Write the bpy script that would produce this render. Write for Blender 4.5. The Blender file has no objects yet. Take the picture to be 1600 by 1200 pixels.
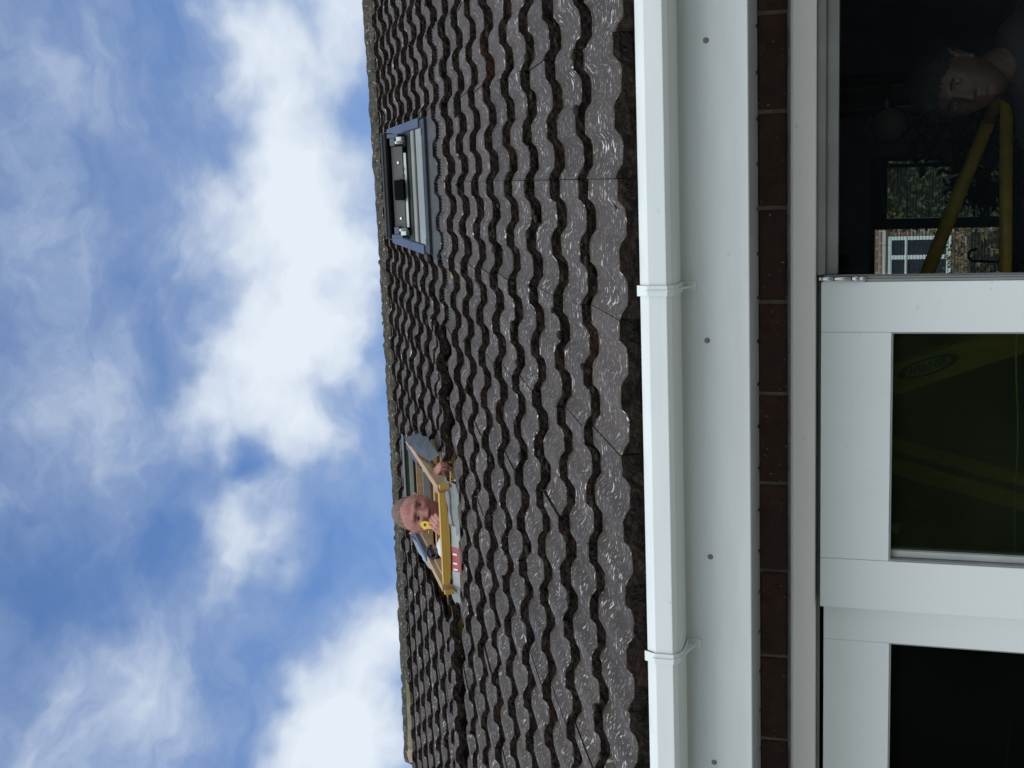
import bpy, bmesh, math, random
from mathutils import Vector, Matrix, noise
R=math.radians
random.seed(7)
S=bpy.context.scene; C=S.collection
CZ=1.85                                   # eye height above the patio
# ---------------------------------------------------------------- camera
PITCH,YAW,ROLL=0.3060739,-0.1759192,0.0147367
cp,sp,cy,sy=math.cos(PITCH),math.sin(PITCH),math.cos(YAW),math.sin(YAW)
fwd=Vector((sy*cp,cy*cp,sp)); rt=Vector((cy,-sy,0)); up=rt.cross(fwd)
c_,s_=math.cos(ROLL),math.sin(ROLL)
rt,up=c_*rt+s_*up,-s_*rt+c_*up
cam=bpy.data.cameras.new('camera'); co=bpy.data.objects.new('camera',cam); C.objects.link(co)
ax,ay,az=-up,rt,-fwd                      # the photographer held the phone on its side
m=Matrix(((ax.x,ay.x,az.x,0),(ax.y,ay.y,az.y,0),(ax.z,ay.z,az.z,CZ),(0,0,0,1)))
co.matrix_world=m
cam.sensor_width=36; cam.sensor_fit='HORIZONTAL'; cam.lens=1930.8/1600*36
cam.clip_start=.05; cam.clip_end=3000
S.camera=co
# ---------------------------------------------------------------- world and sun
SUN_EL,SUN_AZ=R(52),R(195)                # azimuth clockwise from +Y
w=bpy.data.worlds.new('World'); S.world=w; w.use_nodes=True
nt=w.node_tree; N=nt.nodes; L=nt.links
for n in list(N): N.remove(n)
out=N.new('ShaderNodeOutputWorld'); bg=N.new('ShaderNodeBackground')
sky=N.new('ShaderNodeTexSky'); sky.sky_type='NISHITA'; sky.sun_disc=False
sky.sun_elevation=SUN_EL; sky.sun_rotation=SUN_AZ; sky.air_density=1.0; sky.dust_density=.6; sky.ozone_density=2.2
tc=N.new('ShaderNodeTexCoord')
def vm(op,a,b=None):
    n=N.new('ShaderNodeVectorMath'); n.operation=op
    for i,x in enumerate((a,b)):
        if x is None: continue
        if isinstance(x,(tuple,Vector)): n.inputs[i].default_value=tuple(x)
        else: L.new(x,n.inputs[i])
    return n.outputs['Value'] if op in('DISTANCE','DOT_PRODUCT','LENGTH') else n.outputs[0]
def ma(op,a,b=None,cl=False):
    n=N.new('ShaderNodeMath'); n.operation=op; n.use_clamp=cl
    for i,x in enumerate((a,b)):
        if x is None: continue
        if isinstance(x,(int,float)): n.inputs[i].default_value=x
        else: L.new(x,n.inputs[i])
    return n.outputs[0]
def wn(vec,scale,det,rough,dist=0):
    n=N.new('ShaderNodeTexNoise'); n.inputs['Scale'].default_value=scale; n.inputs['Detail'].default_value=det
    n.inputs['Roughness'].default_value=rough; n.inputs['Distortion'].default_value=dist
    L.new(vec,n.inputs['Vector']); return n
dirv=tc.outputs['Generated']
w1=wn(dirv,5.5,4,.6); w2=wn(dirv,22,3,.55)
warp=vm('SCALE',vm('SUBTRACT',w1.outputs['Color'],(.5,.5,.5))); warp.node.inputs[3].default_value=.12
warp2=vm('SCALE',vm('SUBTRACT',w2.outputs['Color'],(.5,.5,.5))); warp2.node.inputs[3].default_value=.03
wd=vm('ADD',vm('ADD',dirv,warp),warp2)
# bodies of cloud as directions in the sky: x, y, z, angular radius, weight
BL=[(0.127,0.906,0.403,0.071,0.9),
(0.119,0.873,0.474,0.058,0.6),
(0.081,0.886,0.457,0.084,0.7),
(0.023,0.891,0.453,0.078,0.8),
(-0.021,0.876,0.482,0.071,0.7),
(-0.023,0.901,0.433,0.078,0.7),
(-0.082,0.883,0.462,0.084,0.8),
(-0.075,0.906,0.416,0.058,0.6),
(-0.137,0.874,0.467,0.078,0.8),
(-0.14,0.894,0.426,0.058,0.5),
(-0.165,0.852,0.497,0.071,0.7),
(-0.191,0.826,0.53,0.052,0.7),
(-0.207,0.858,0.47,0.058,0.7),
(-0.204,0.873,0.443,0.045,0.4),
(-0.273,0.829,0.487,0.052,0.8),
(-0.251,0.82,0.514,0.039,0.4),
(-0.34,0.861,0.379,0.058,0.9),
(-0.383,0.831,0.402,0.071,0.9),
(-0.429,0.799,0.422,0.071,0.9),
(-0.433,0.818,0.378,0.078,0.9),
(-0.368,0.734,0.571,0.071,0.45),
(-0.404,0.742,0.535,0.065,0.4),
(-0.407,0.693,0.595,0.052,0.4),
(0.079,0.81,0.582,0.078,0.35),
(-0.022,0.779,0.627,0.097,0.28),
(-0.169,0.784,0.597,0.084,0.28),
(-0.341,0.777,0.53,0.058,0.28),
(-0.004,0.847,0.531,0.058,0.4),
(-0.11,0.822,0.559,0.071,0.15),
(0.116,0.777,0.619,0.078,0.2),
(-0.309,0.808,0.501,0.039,0.35),
(-0.224,0.837,0.499,0.029,-0.6),
(0.128,0.894,0.43,0.029,-0.5),
(-0.296,0.733,0.613,0.078,-0.35),
(-0.284,0.787,0.548,0.052,-0.35),
(-0.297,0.849,0.438,0.058,-0.35),
(-0.36,0.813,0.458,0.039,-0.3),
(-0.06,0.82,0.57,0.045,-0.15),
(0.02,0.858,0.513,0.039,-0.1)]
tot=None
for (x,y,z,r,a) in BL:
    dd=vm('DISTANCE',wd,(x,y,z)); mr=N.new('ShaderNodeMapRange'); mr.interpolation_type='SMOOTHSTEP'
    mr.inputs['From Min'].default_value=r; mr.inputs['From Max'].default_value=0
    mr.inputs['To Min'].default_value=0; mr.inputs['To Max'].default_value=a
    L.new(dd,mr.inputs['Value']); tot=mr.outputs[0] if tot is None else ma('ADD',tot,mr.outputs[0])
far=vm('DISTANCE',dirv,(-.152,.834,.531)); fr=N.new('ShaderNodeMapRange'); fr.interpolation_type='SMOOTHSTEP'  # extra cloud added outside the view to brighten and neutralise the light
fr.inputs['From Min'].default_value=.42; fr.inputs['From Max'].default_value=.8; fr.inputs['To Max'].default_value=1.1
L.new(far,fr.inputs['Value']); tot=ma('ADD',tot,fr.outputs[0])
mp=N.new('ShaderNodeMapping'); mp.inputs['Scale'].default_value=(1,1,2.2); mp.inputs['Rotation'].default_value=(0,R(35),0); L.new(wd,mp.inputs['Vector'])
f1=wn(mp.outputs[0],7,10,.6,.08); f2=wn(mp.outputs[0],26,8,.6,0)
den=ma('ADD',tot,ma('MULTIPLY',ma('SUBTRACT',f1.outputs[0],.5),1.4))
den=ma('ADD',den,ma('MULTIPLY',ma('SUBTRACT',f2.outputs[0],.5),.34))
cr=N.new('ShaderNodeMapRange'); cr.interpolation_type='SMOOTHSTEP'
cr.inputs['From Min'].default_value=-.5; cr.inputs['From Max'].default_value=.95; cr.inputs['To Max'].default_value=.97
L.new(den,cr.inputs['Value'])
sk=N.new('ShaderNodeMix'); sk.data_type='RGBA'; sk.blend_type='MULTIPLY'; sk.inputs['Factor'].default_value=1
L.new(sky.outputs[0],sk.inputs['A']); sk.inputs['B'].default_value=(1.12,1.38,1.72,1)
cl=N.new('ShaderNodeMix'); cl.data_type='RGBA'
cl.inputs['A'].default_value=(4.2,5.2,7.0,1); cl.inputs['B'].default_value=(8.1,8.8,9.6,1)
g3=N.new('ShaderNodeMapRange'); g3.inputs['From Min'].default_value=.1; g3.inputs['From Max'].default_value=1.15
L.new(den,g3.inputs['Value']); L.new(g3.outputs[0],cl.inputs['Factor'])
mx=N.new('ShaderNodeMix'); mx.data_type='RGBA'
L.new(cr.outputs[0],mx.inputs['Factor']); L.new(sk.outputs['Result'],mx.inputs['A']); L.new(cl.outputs['Result'],mx.inputs['B'])
L.new(mx.outputs['Result'],bg.inputs['Color']); bg.inputs['Strength'].default_value=.1
L.new(bg.outputs[0],out.inputs[0])
sd=bpy.data.lights.new('sun','SUN'); sd.energy=1.7; sd.angle=R(60); sd.color=(.985,.99,1)
so=bpy.data.objects.new('sun',sd); C.objects.link(so)
sv=Vector((math.sin(SUN_AZ)*math.cos(SUN_EL),math.cos(SUN_AZ)*math.cos(SUN_EL),math.sin(SUN_EL)))
so.rotation_euler=sv.to_track_quat('Z','Y').to_euler(); so.location=sv*30
S.view_settings.view_transform='Standard'; S.view_settings.look='None'; S.view_settings.gamma=1
S.view_settings.exposure=0.0
S.cycles.max_bounces=8; S.cycles.transparent_max_bounces=12

# ---------------------------------------------------------------- materials
def mat(name,col,rough=.6,metal=0,var=0,vs=8,bump=0,bs=60,col2=None,spec=None,sc=(1,1,1),det=4,lo=.35,hi=.65):
    M=bpy.data.materials.new(name); M.use_nodes=True; t=M.node_tree; b=t.nodes['Principled BSDF']
    b.inputs['Roughness'].default_value=rough; b.inputs['Metallic'].default_value=metal
    b.inputs['Base Color'].default_value=(*col,1)
    if spec is not None: b.inputs['Specular IOR Level'].default_value=spec
    tcn=t.nodes.new('ShaderNodeTexCoord'); mpn=t.nodes.new('ShaderNodeMapping'); mpn.inputs['Scale'].default_value=sc
    t.links.new(tcn.outputs['Object'],mpn.inputs[0])
    if var or col2:
        n=t.nodes.new('ShaderNodeTexNoise'); n.inputs['Scale'].default_value=vs; n.inputs['Detail'].default_value=det; t.links.new(mpn.outputs[0],n.inputs['Vector'])
        r=t.nodes.new('ShaderNodeMapRange'); r.inputs['From Min'].default_value=lo; r.inputs['From Max'].default_value=hi; t.links.new(n.outputs[0],r.inputs['Value'])
        x=t.nodes.new('ShaderNodeMix'); x.data_type='RGBA'; t.links.new(r.outputs[0],x.inputs['Factor'])
        c2=col2 or tuple(min(1,c*(1+var)) for c in col); c1=col if col2 else tuple(c*(1-var) for c in col)
        x.inputs['A'].default_value=(*c1,1); x.inputs['B'].default_value=(*c2,1); t.links.new(x.outputs['Result'],b.inputs['Base Color'])
    if bump:
        n=t.nodes.new('ShaderNodeTexNoise'); n.inputs['Scale'].default_value=bs; n.inputs['Detail'].default_value=5; t.links.new(mpn.outputs[0],n.inputs['Vector'])
        bb=t.nodes.new('ShaderNodeBump'); bb.inputs['Strength'].default_value=bump; bb.inputs['Distance'].default_value=.004
        t.links.new(n.outputs[0],bb.inputs['Height']); t.links.new(bb.outputs[0],b.inputs['Normal'])
    return M
class G:                                   # small node-graph helper
    def __init__(s,name):
        s.M=bpy.data.materials.new(name); s.M.use_nodes=True; s.t=s.M.node_tree; s.b=s.t.nodes['Principled BSDF']
        s.tc=s.t.nodes.new('ShaderNodeTexCoord').outputs['Object']
    def map(s,sc=(1,1,1),rot=(0,0,0)):
        n=s.t.nodes.new('ShaderNodeMapping'); n.inputs['Scale'].default_value=sc; n.inputs['Rotation'].default_value=rot
        s.t.links.new(s.tc,n.inputs[0]); return n.outputs[0]
    def noise(s,v,scale,det=4,rough=.5,dist=0):
        n=s.t.nodes.new('ShaderNodeTexNoise'); n.inputs['Scale'].default_value=scale; n.inputs['Detail'].default_value=det
        n.inputs['Roughness'].default_value=rough; n.inputs['Distortion'].default_value=dist; s.t.links.new(v,n.inputs['Vector']); return n.outputs[0]
    def vor(s,v,scale,rnd=1):
        n=s.t.nodes.new('ShaderNodeTexVoronoi'); n.inputs['Scale'].default_value=scale; n.inputs['Randomness'].default_value=rnd
        s.t.links.new(v,n.inputs['Vector']); return n.outputs['Distance']
    def rng(s,v,a,b,c=0,d=1,smooth=True):
        n=s.t.nodes.new('ShaderNodeMapRange'); n.interpolation_type='SMOOTHSTEP' if smooth else 'LINEAR'
        for k,x in zip(('From Min','From Max','To Min','To Max'),(a,b,c,d)): n.inputs[k].default_value=x
        s.t.links.new(v,n.inputs['Value']); return n.outputs[0]
    def m(s,op,a,b=0):
        n=s.t.nodes.new('ShaderNodeMath'); n.operation=op
        for i,x in enumerate((a,b)):
            if isinstance(x,(int,float)): n.inputs[i].default_value=x
            else: s.t.links.new(x,n.inputs[i])
        return n.outputs[0]
    def mix(s,f,a,b):
        n=s.t.nodes.new('ShaderNodeMix'); n.data_type='RGBA'
        if isinstance(f,(int,float)): n.inputs['Factor'].default_value=f
        else: s.t.links.new(f,n.inputs['Factor'])
        for k,x in (('A',a),('B',b)):
            if isinstance(x,tuple): n.inputs[k].default_value=(*x,1)
            else: s.t.links.new(x,n.inputs[k])
        return n.outputs['Result']
    def col(s,x): s.t.links.new(x,s.b.inputs['Base Color'])
    def rough(s,x):
        if isinstance(x,(int,float)): s.b.inputs['Roughness'].default_value=x
        else: s.t.links.new(x,s.b.inputs['Roughness'])
    def bump(s,h,st=.5,dist=.004):
        n=s.t.nodes.new('ShaderNodeBump'); n.inputs['Strength'].default_value=st; n.inputs['Distance'].default_value=dist
        s.t.links.new(h,n.inputs['Height']); s.t.links.new(n.outputs[0],s.b.inputs['Normal'])
PITCHR=R(29.764)
# concrete roof tile, weathered face: brown grey with scattered pale, smoother flecks
g=G('tile_face'); v=g.map(rot=(-PITCHR,0,0))
big=g.noise(v,2.3,3,.5); mid=g.noise(v,14,5,.65); fine=g.noise(v,220,3,.6)
vf=g.map(sc=(.8,1.25,1.25),rot=(-PITCHR,0,0))
fl=g.noise(vf,62,2,.5,0); fl2=g.noise(vf,120,2,.5)
patch=g.rng(g.noise(v,9,3,.5),.46,.66)
fm=g.m('MULTIPLY',g.rng(fl,.605,.655),g.m('ADD',g.m('MULTIPLY',patch,.85),.15))
fm2=g.m('MULTIPLY',g.rng(fl2,.64,.69),.45)
fm=g.m('MAXIMUM',fm,fm2)
base=g.mix(g.rng(mid,.3,.7),(.040,.030,.023),(.064,.049,.039)); base=g.mix(g.rng(big,.35,.7,0,.5),base,(.047,.041,.038))
base=g.mix(g.rng(g.noise(v,31,3),.62,.72,0,.8),base,(.022,.019,.018))
tn=g.t.nodes.new('ShaderNodeAttribute'); tn.attribute_name='tone'
base=g.mix(g.rng(tn.outputs['Fac'],-2,2,0,1,False),g.mix(.30,base,(.012,.010,.009)),g.mix(.22,base,(.12,.10,.088)))
base=g.mix(g.m('MULTIPLY',g.rng(tn.outputs['Fac'],1.3,2.2),.3),base,(.085,.064,.055))
g.col(g.mix(fm,base,(.62,.60,.57))); g.rough(g.m('SUBTRACT',g.rng(mid,.2,.8,.62,.78),g.m('MULTIPLY',fm,.25)))
g.bump(g.m('ADD',g.m('MULTIPLY',fine,.25),g.m('ADD',g.m('MULTIPLY',fl,.25),g.m('MULTIPLY',mid,.5))),.55,.005)
g.b.inputs['Specular IOR Level'].default_value=.35
TILE=g.M
g=G('tile_edge'); v=g.map(); n1=g.noise(v,45,6,.7); n2=g.noise(v,260,3,.6); vo=g.vor(v,95)
pit=g.rng(g.noise(v,28,4,.7),.55,.68)
c=g.mix(g.rng(n1,.35,.7),(.013,.010,.009),(.052,.038,.031)); c=g.mix(g.rng(n2,.66,.78),c,(.2,.15,.12)); c=g.mix(pit,c,(.008,.007,.007))
c=g.mix(g.rng(g.noise(v,5,3),.58,.7,0,.6),c,(.055,.028,.02))
g.col(c); g.rough(.9); g.bump(g.m('ADD',n1,g.m('MULTIPLY',vo,.6)),1,.01); g.b.inputs['Specular IOR Level'].default_value=.15
EDGE=g.M
g=G('ridge_concrete'); v=g.map(); n1=g.noise(v,20,6,.7); sp_=g.noise(v,55,3,.6); x=g.noise(v,3,2)
c=g.mix(g.rng(n1,.3,.7),(.024,.022,.018),(.085,.078,.062)); c=g.mix(g.rng(sp_,.6,.68),c,(.34,.34,.29))
c=g.mix(g.rng(g.noise(v,34,2),.66,.72),c,(.22,.18,.03)); c=g.mix(g.rng(g.noise(v,26,3),.6,.68),c,(.01,.01,.009))
g.col(c); g.rough(.9); g.bump(n1,1,.02)
RIDGE=g.M
RIDGEG=mat('ridge_algae',(.12,.12,.06),.85,var=.3,vs=15,bump=.7,bs=40,col2=(.19,.17,.1))
RIDGEP=mat('ridge_end_clay',(.30,.22,.18),.8,var=.1,bump=.3)
def white(name,col,dirt=.12,rough=.42,stretch=(1,8,8)):
    g=G(name); v=g.map(sc=stretch); v2=g.map()
    a=g.noise(v,3,4,.6); b=g.noise(v2,380,2,.5); e=g.noise(v2,30,4,.7)
    c=g.mix(g.rng(a,.3,.75,0,dirt),col,tuple(x*.72 for x in col)); c=g.mix(g.rng(b,.62,.75,0,.12),c,tuple(x*.6 for x in col))
    c=g.mix(g.rng(e,.66,.72,0,.3),c,(.35,.34,.28)); g.col(c)
    g.rough(g.rng(a,.2,.8,rough-.06,rough+.1)); g.bump(b,.06,.001); return g.M
UPVC=white('white_upvc',(.70,.755,.745),.22); FASC=white('fascia_board',(.66,.71,.705),.32,.38)
PAINT=white('painted_frame',(.86,.86,.82),.2,.5,(1,3,3)); LEAF=white('door_leaf_paint',(.72,.77,.755),.1,.45,(3,3,1))
GREYM=mat('grey_aluminium',(.30,.31,.31),.4,.4,var=.1); DGREY=mat('dark_gasket',(.02,.02,.02),.6); CAP=mat('grey_cap',(.17,.18,.17),.6)
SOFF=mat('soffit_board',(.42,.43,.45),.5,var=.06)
g=G('brick'); v=g.map(); n1=g.noise(v,30,6,.7); n2=g.noise(v,6,3,.5)
c=g.mix(g.rng(n1,.3,.75),(.042,.020,.014),(.085,.042,.030)); c=g.mix(g.rng(n2,.4,.65,0,.75),c,(.05,.03,.027)); c=g.mix(g.rng(g.noise(v,140,2),.70,.76),c,(.4,.36,.3))
g.col(c); g.rough(.9); g.bump(n1,.8,.006); BRICK=g.M
MORT=mat('mortar',(.24,.22,.195),.95,var=.25,vs=20,bump=.8,bs=90)
SIL=mat('silicone_bead',(.36,.36,.35),.5,var=.2,vs=30,bump=.5,bs=50)
SILW=mat('white_filler',(.6,.6,.6),.6,var=.1,bump=.4)
CHROME=mat('steel',(.55,.55,.56),.28,1)
DARKM=mat('dark_aluminium',(.028,.033,.038),.38,.3,var=.15,vs=20); BLUEM=mat('pale_blue_flashing',(.075,.095,.135),.35,.4,var=.06,vs=6)
LEAD=mat('grey_flashing',(.048,.055,.058),.5,.1,var=.2,vs=14,bump=.3,bs=25)
FELT=mat('grey_membrane',(.20,.22,.22),.8,var=.15,vs=18,bump=.7,bs=40)
PLATE=mat('grey_plate',(.10,.105,.10),.5,.2,var=.1); BLK=mat('black_plastic',(.008,.008,.009),.4)
def wood(name,a,b,ax='X'):
    g=G(name); sc={'X':(2,40,40),'S':(40,2.5,6)}[ax]; v=g.map(sc=sc,rot=(-PITCHR,0,0) if ax=='S' else (0,0,0))
    n=g.noise(v,1.6,5,.6,.6); c=g.mix(g.rng(n,.35,.68),a,b); g.col(c); g.rough(.6); g.bump(n,.25,.002); return g.M
PINE=wood('pine',(.52,.33,.14),(.40,.23,.085)); PINES=wood('pine_side',(.42,.29,.17),(.33,.21,.115),'S'); YPINE=wood('yellow_pine',(.56,.35,.07),(.47,.28,.05))
OLDW=wood('old_batten',(.12,.075,.035),(.07,.043,.022))
LATH=wood('new_batten',(.50,.34,.13),(.36,.23,.08))
def glass(name,tint,refl=1.0,refl_haze=0,haze_col=(.3,.34,.3)):
    M=bpy.data.materials.new(name); M.use_nodes=True; t=M.node_tree; t.nodes.remove(t.nodes['Principled BSDF'])
    o=t.nodes['Material Output']; tr=t.nodes.new('ShaderNodeBsdfTransparent'); tr.inputs[0].default_value=(*tint,1)
    gl=t.nodes.new('ShaderNodeBsdfGlossy'); gl.inputs['Roughness'].default_value=.0; gl.inputs['Color'].default_value=(.92,1,.93,1)
    fn=t.nodes.new('ShaderNodeFresnel'); fn.inputs[0].default_value=1.5; mu=t.nodes.new('ShaderNodeMath'); mu.operation='MULTIPLY'; mu.inputs[1].default_value=refl
    mx=t.nodes.new('ShaderNodeMixShader'); tr0=tr
    if refl_haze:  # faint diffuse veil painted in for the murky light reflected by the panes
        df=t.nodes.new('ShaderNodeBsdfDiffuse'); df.inputs[0].default_value=(*haze_col,1); dm=t.nodes.new('ShaderNodeMixShader')
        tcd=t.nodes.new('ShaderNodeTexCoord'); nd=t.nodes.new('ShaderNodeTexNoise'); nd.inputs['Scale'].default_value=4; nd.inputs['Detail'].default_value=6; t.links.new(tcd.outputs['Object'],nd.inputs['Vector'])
        rd=t.nodes.new('ShaderNodeMapRange'); rd.inputs['From Min'].default_value=.3; rd.inputs['From Max'].default_value=.75; rd.inputs['To Min'].default_value=refl_haze*.7; rd.inputs['To Max'].default_value=refl_haze*1.5; t.links.new(nd.outputs[0],rd.inputs['Value']); t.links.new(rd.outputs[0],dm.inputs[0])
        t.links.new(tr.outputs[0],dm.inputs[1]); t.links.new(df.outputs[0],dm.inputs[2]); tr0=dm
    t.links.new(fn.outputs[0],mu.inputs[0]); t.links.new(mu.outputs[0],mx.inputs[0])
    t.links.new(tr0.outputs[0],mx.inputs[1]); t.links.new(gl.outputs[0],mx.inputs[2]); t.links.new(mx.outputs[0],o.inputs[0]); return M
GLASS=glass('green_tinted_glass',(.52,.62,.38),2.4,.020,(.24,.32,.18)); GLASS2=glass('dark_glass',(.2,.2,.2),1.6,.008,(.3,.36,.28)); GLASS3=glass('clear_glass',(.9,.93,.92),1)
SKYGL=mat('coated_glass',(.05,.06,.055),.12,.0,spec=1.0)
WALLI=mat('painted_wall',(.48,.55,.60),.8,var=.1); WALLB=mat('black_painted_wall',(.03,.034,.038),.8,var=.1)
CEIL=mat('ceiling_paint',(.35,.37,.39),.8,var=.1); FLOORI=mat('wood_floor',(.26,.22,.17),.5,var=.2)
FRAMEB=mat('dark_window_frame',(.02,.024,.03),.4)
YEL=mat('yellow_fibreglass',(.42,.27,.018),.4,var=.15,vs=10,bump=.1,sc=(4,4,1)); NAVY=mat('navy_badge',(.012,.02,.035),.4); BADGE=mat('grey_badge',(.30,.30,.26),.4)
# ---------------------------------------------------------------- mesh helpers
class MB:
    def __init__(s): s.v=[]; s.f=[]; s.m=[]; s.sm=[]
    def add(s,vs,fs,mi=0,sm=False):
        o=len(s.v); s.v+=[tuple(x) for x in vs]; s.f+=[tuple(i+o for i in f) for f in fs]; s.m+=[mi]*len(fs); s.sm+=[sm]*len(fs); return s
    def box(s,a,b,X=None,mi=0):
        (x0,y0,z0),(x1,y1,z1)=a,b; P=[(x0,y0,z0),(x1,y0,z0),(x1,y1,z0),(x0,y1,z0),(x0,y0,z1),(x1,y0,z1),(x1,y1,z1),(x0,y1,z1)]
        if X: P=[X(*p) for p in P]
        return s.add(P,[(0,3,2,1),(4,5,6,7),(0,1,5,4),(1,2,6,5),(2,3,7,6),(3,0,4,7)],mi)
    def tube(s,pts,rs,n=12,mi=0,sm=True,caps=True):
        pts=[Vector(p) for p in pts]; rs=[rs]*len(pts) if isinstance(rs,(int,float)) else rs
        prev=None; rings=[]
        for i,p in enumerate(pts):
            d=(pts[min(i+1,len(pts)-1)]-pts[max(i-1,0)]).normalized()
            a=Vector((0,0,1)) if abs(d.z)<.9 else Vector((1,0,0))
            if prev is not None: a=prev
            x=(a-d*a.dot(d)).normalized(); y=d.cross(x); prev=x
            rings.append([p+rs[i]*(math.cos(t*2*math.pi/n)*x+math.sin(t*2*math.pi/n)*y) for t in range(n)])
        vs=[q for r_ in rings for q in r_]; fs=[]
        for i in range(len(pts)-1):
            for t in range(n): fs.append((i*n+t,i*n+(t+1)%n,(i+1)*n+(t+1)%n,(i+1)*n+t))
        if caps: fs.append(tuple(range(n))[::-1]); fs.append(tuple((len(pts)-1)*n+t for t in range(n)))
        return s.add(vs,fs,mi,sm)
    def sph(s,c,r,nu=16,nv=12,M=None,mi=0,fn=None):
        vs=[];fs=[]; r=(r,r,r) if isinstance(r,(int,float)) else r
        for j in range(nv+1):
            ph=math.pi*j/nv
            for i in range(nu):
                th=2*math.pi*i/nu; q=Vector((math.sin(ph)*math.cos(th)*r[0],math.sin(ph)*math.sin(th)*r[1],math.cos(ph)*r[2]))
                if fn: q=fn(q)
                if M: q=M@q
                vs.append(q+Vector(c))
        for j in range(nv):
            for i in range(nu): fs.append((j*nu+i,(j+1)*nu+i,(j+1)*nu+(i+1)%nu,j*nu+(i+1)%nu))
        return s.add(vs,fs,mi,True)
    def ext(s,prof,x0,x1,mi=0,closed=True,sm=False):   # prof in (y,z), extruded along X
        n=len(prof); vs=[(x0,y,z) for y,z in prof]+[(x1,y,z) for y,z in prof]
        fs=[(i,(i+1)%n,(i+1)%n+n,i+n) for i in range(n if closed else n-1)]
        if closed: fs+=[tuple(range(n))[::-1],tuple(range(n,2*n))]
        return s.add(vs,fs,mi,sm)
    def build(s,name,mats,parent=None,bevel=0,remesh=0):
        me=bpy.data.meshes.new(name); me.from_pydata(s.v,[],s.f); mats=mats if isinstance(mats,(list,tuple)) else [mats]
        for x in mats: me.materials.append(x)
        me.polygons.foreach_set('material_index',s.m); me.polygons.foreach_set('use_smooth',s.sm); me.update()
        bm=bmesh.new(); bm.from_mesh(me); bmesh.ops.recalc_face_normals(bm,faces=bm.faces) if bevel or remesh else None
        bm.to_mesh(me); bm.free()
        o=bpy.data.objects.new(name,me); C.objects.link(o)
        if parent: o.parent=parent; o.matrix_parent_inverse=Matrix.Translation(-parent.location)
        if bevel:
            b=o.modifiers.new('bevel','BEVEL'); b.width=bevel; b.segments=2; b.limit_method='ANGLE'
        if remesh:
            b=o.modifiers.new('remesh','REMESH'); b.mode='VOXEL'; b.voxel_size=remesh; b.use_smooth_shade=True
            sm=o.modifiers.new('smooth','SMOOTH'); sm.iterations=1; sm.factor=.5
        return o
def tag(o,label=None,cat=None,group=None,kind=None):
    if label: o['label']=label
    if cat: o['category']=cat
    if group: o['group']=group
    if kind: o['kind']=kind
    return o
def empty(name,loc=(0,0,0)):
    o=bpy.data.objects.new(name,None); o.location=loc; C.objects.link(o); o.empty_display_size=.1; return o
# ---------------------------------------------------------------- ground
mb=MB(); mb.box((-60,-60,-.12),(60,80,-.06)); tag(mb.build('ground',mat('lawn',(.05,.08,.025),.9,var=.4,vs=3,bump=.6,bs=20)),kind='structure')
mb=MB(); mb.box((-5,-3,-.1),(4,3.0,-.02)); tag(mb.build('patio',mat('paving',(.30,.28,.25),.85,var=.2,vs=4,bump=.4)),kind='structure')
# ---------------------------------------------------------------- house
H=empty('house',(0,3.02,0)); tag(H,'bungalow with dark brown tiled roof, white gutter and white patio doors','house')
Y0,Z0,GA=2.91023,0.70694+CZ,0.279172
cr_,sr_=math.cos(PITCHR),math.sin(PITCHR)
def RF(x,s,h): return Vector((x,Y0+s*cr_-h*sr_,Z0+s*sr_+h*cr_))
XL,XR=-3.64,3.283
WX0,WX1=-3.42,3.2; BY=9.9
# walls
mb=MB(); z0,z1=2.03,2.30
ext_b=[]
for row,(za,zb) in enumerate(((2.118,2.183),(2.193,2.258))):
    x=.348+.225*12+ (0 if row==0 else .1125)
    while x>WX0: 
        e=.0018
        j=lambda:random.uniform(-e,e)
        mb.box((max(x-.2195,WX0),3.016+j(),za+j()),(x-.0045,3.09,zb+j()),mi=0); x-=.225
mb.box((WX0,3.0235,2.1085),(WX1,3.093,2.30),mi=1)
mb.box((WX0,3.02,-.06),(-2.35,3.094,2.1085),mi=0); mb.box((1.25,3.02,-.06),(WX1,3.094,2.1085),mi=0)
mb.build('front_wall',[BRICK,MORT],H,bevel=.002)
mb=MB(); mb.box((WX0-.1,2.9,-.06),(WX0,BY+.1,3.0)); mb.add([(WX0-.05,3.0,2.55),(WX0-.05,9.8,2.55),(WX0-.05,6.5,4.50)],[(0,1,2)]); mb.build('side_wall',BRICK,H)
mb=MB(); mb.box((WX1,2.9,-.06),(WX1+.1,BY+.1,3.0)); mb.add([(WX1+.05,3.0,2.55),(WX1+.05,9.8,2.55),(WX1+.05,6.5,4.50)],[(0,1,2)]); mb.build('side_wall',BRICK,H)
BWX0,BWX1,BWZ0,BWZ1=-1.30,.02,1.05,2.10
mb=MB()
for a,b in (((WX0,BY-.1,0),(BWX0,BY,2.4)),((BWX1,BY-.1,0),(WX1,BY,2.4)),((BWX0,BY-.1,0),(BWX1,BY,BWZ0)),((BWX0,BY-.1,BWZ1),(BWX1,BY,2.4))): mb.box(a,b)
mb.build('back_wall',WALLI,H)
mb=MB(); mb.box((WX0,3.1,-.05),(WX1,BY-.1,0)); mb.build('floor',FLOORI,H)
mb=MB(); mb.box((WX0,3.094,2.34),(WX1,BY-.1,2.40)); mb.build('ceiling',CEIL,H)
mb=MB(); mb.box((.32,4.9,0),(.42,BY-.1,2.34)); mb.build('partition_wall',WALLB,H)
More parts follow.
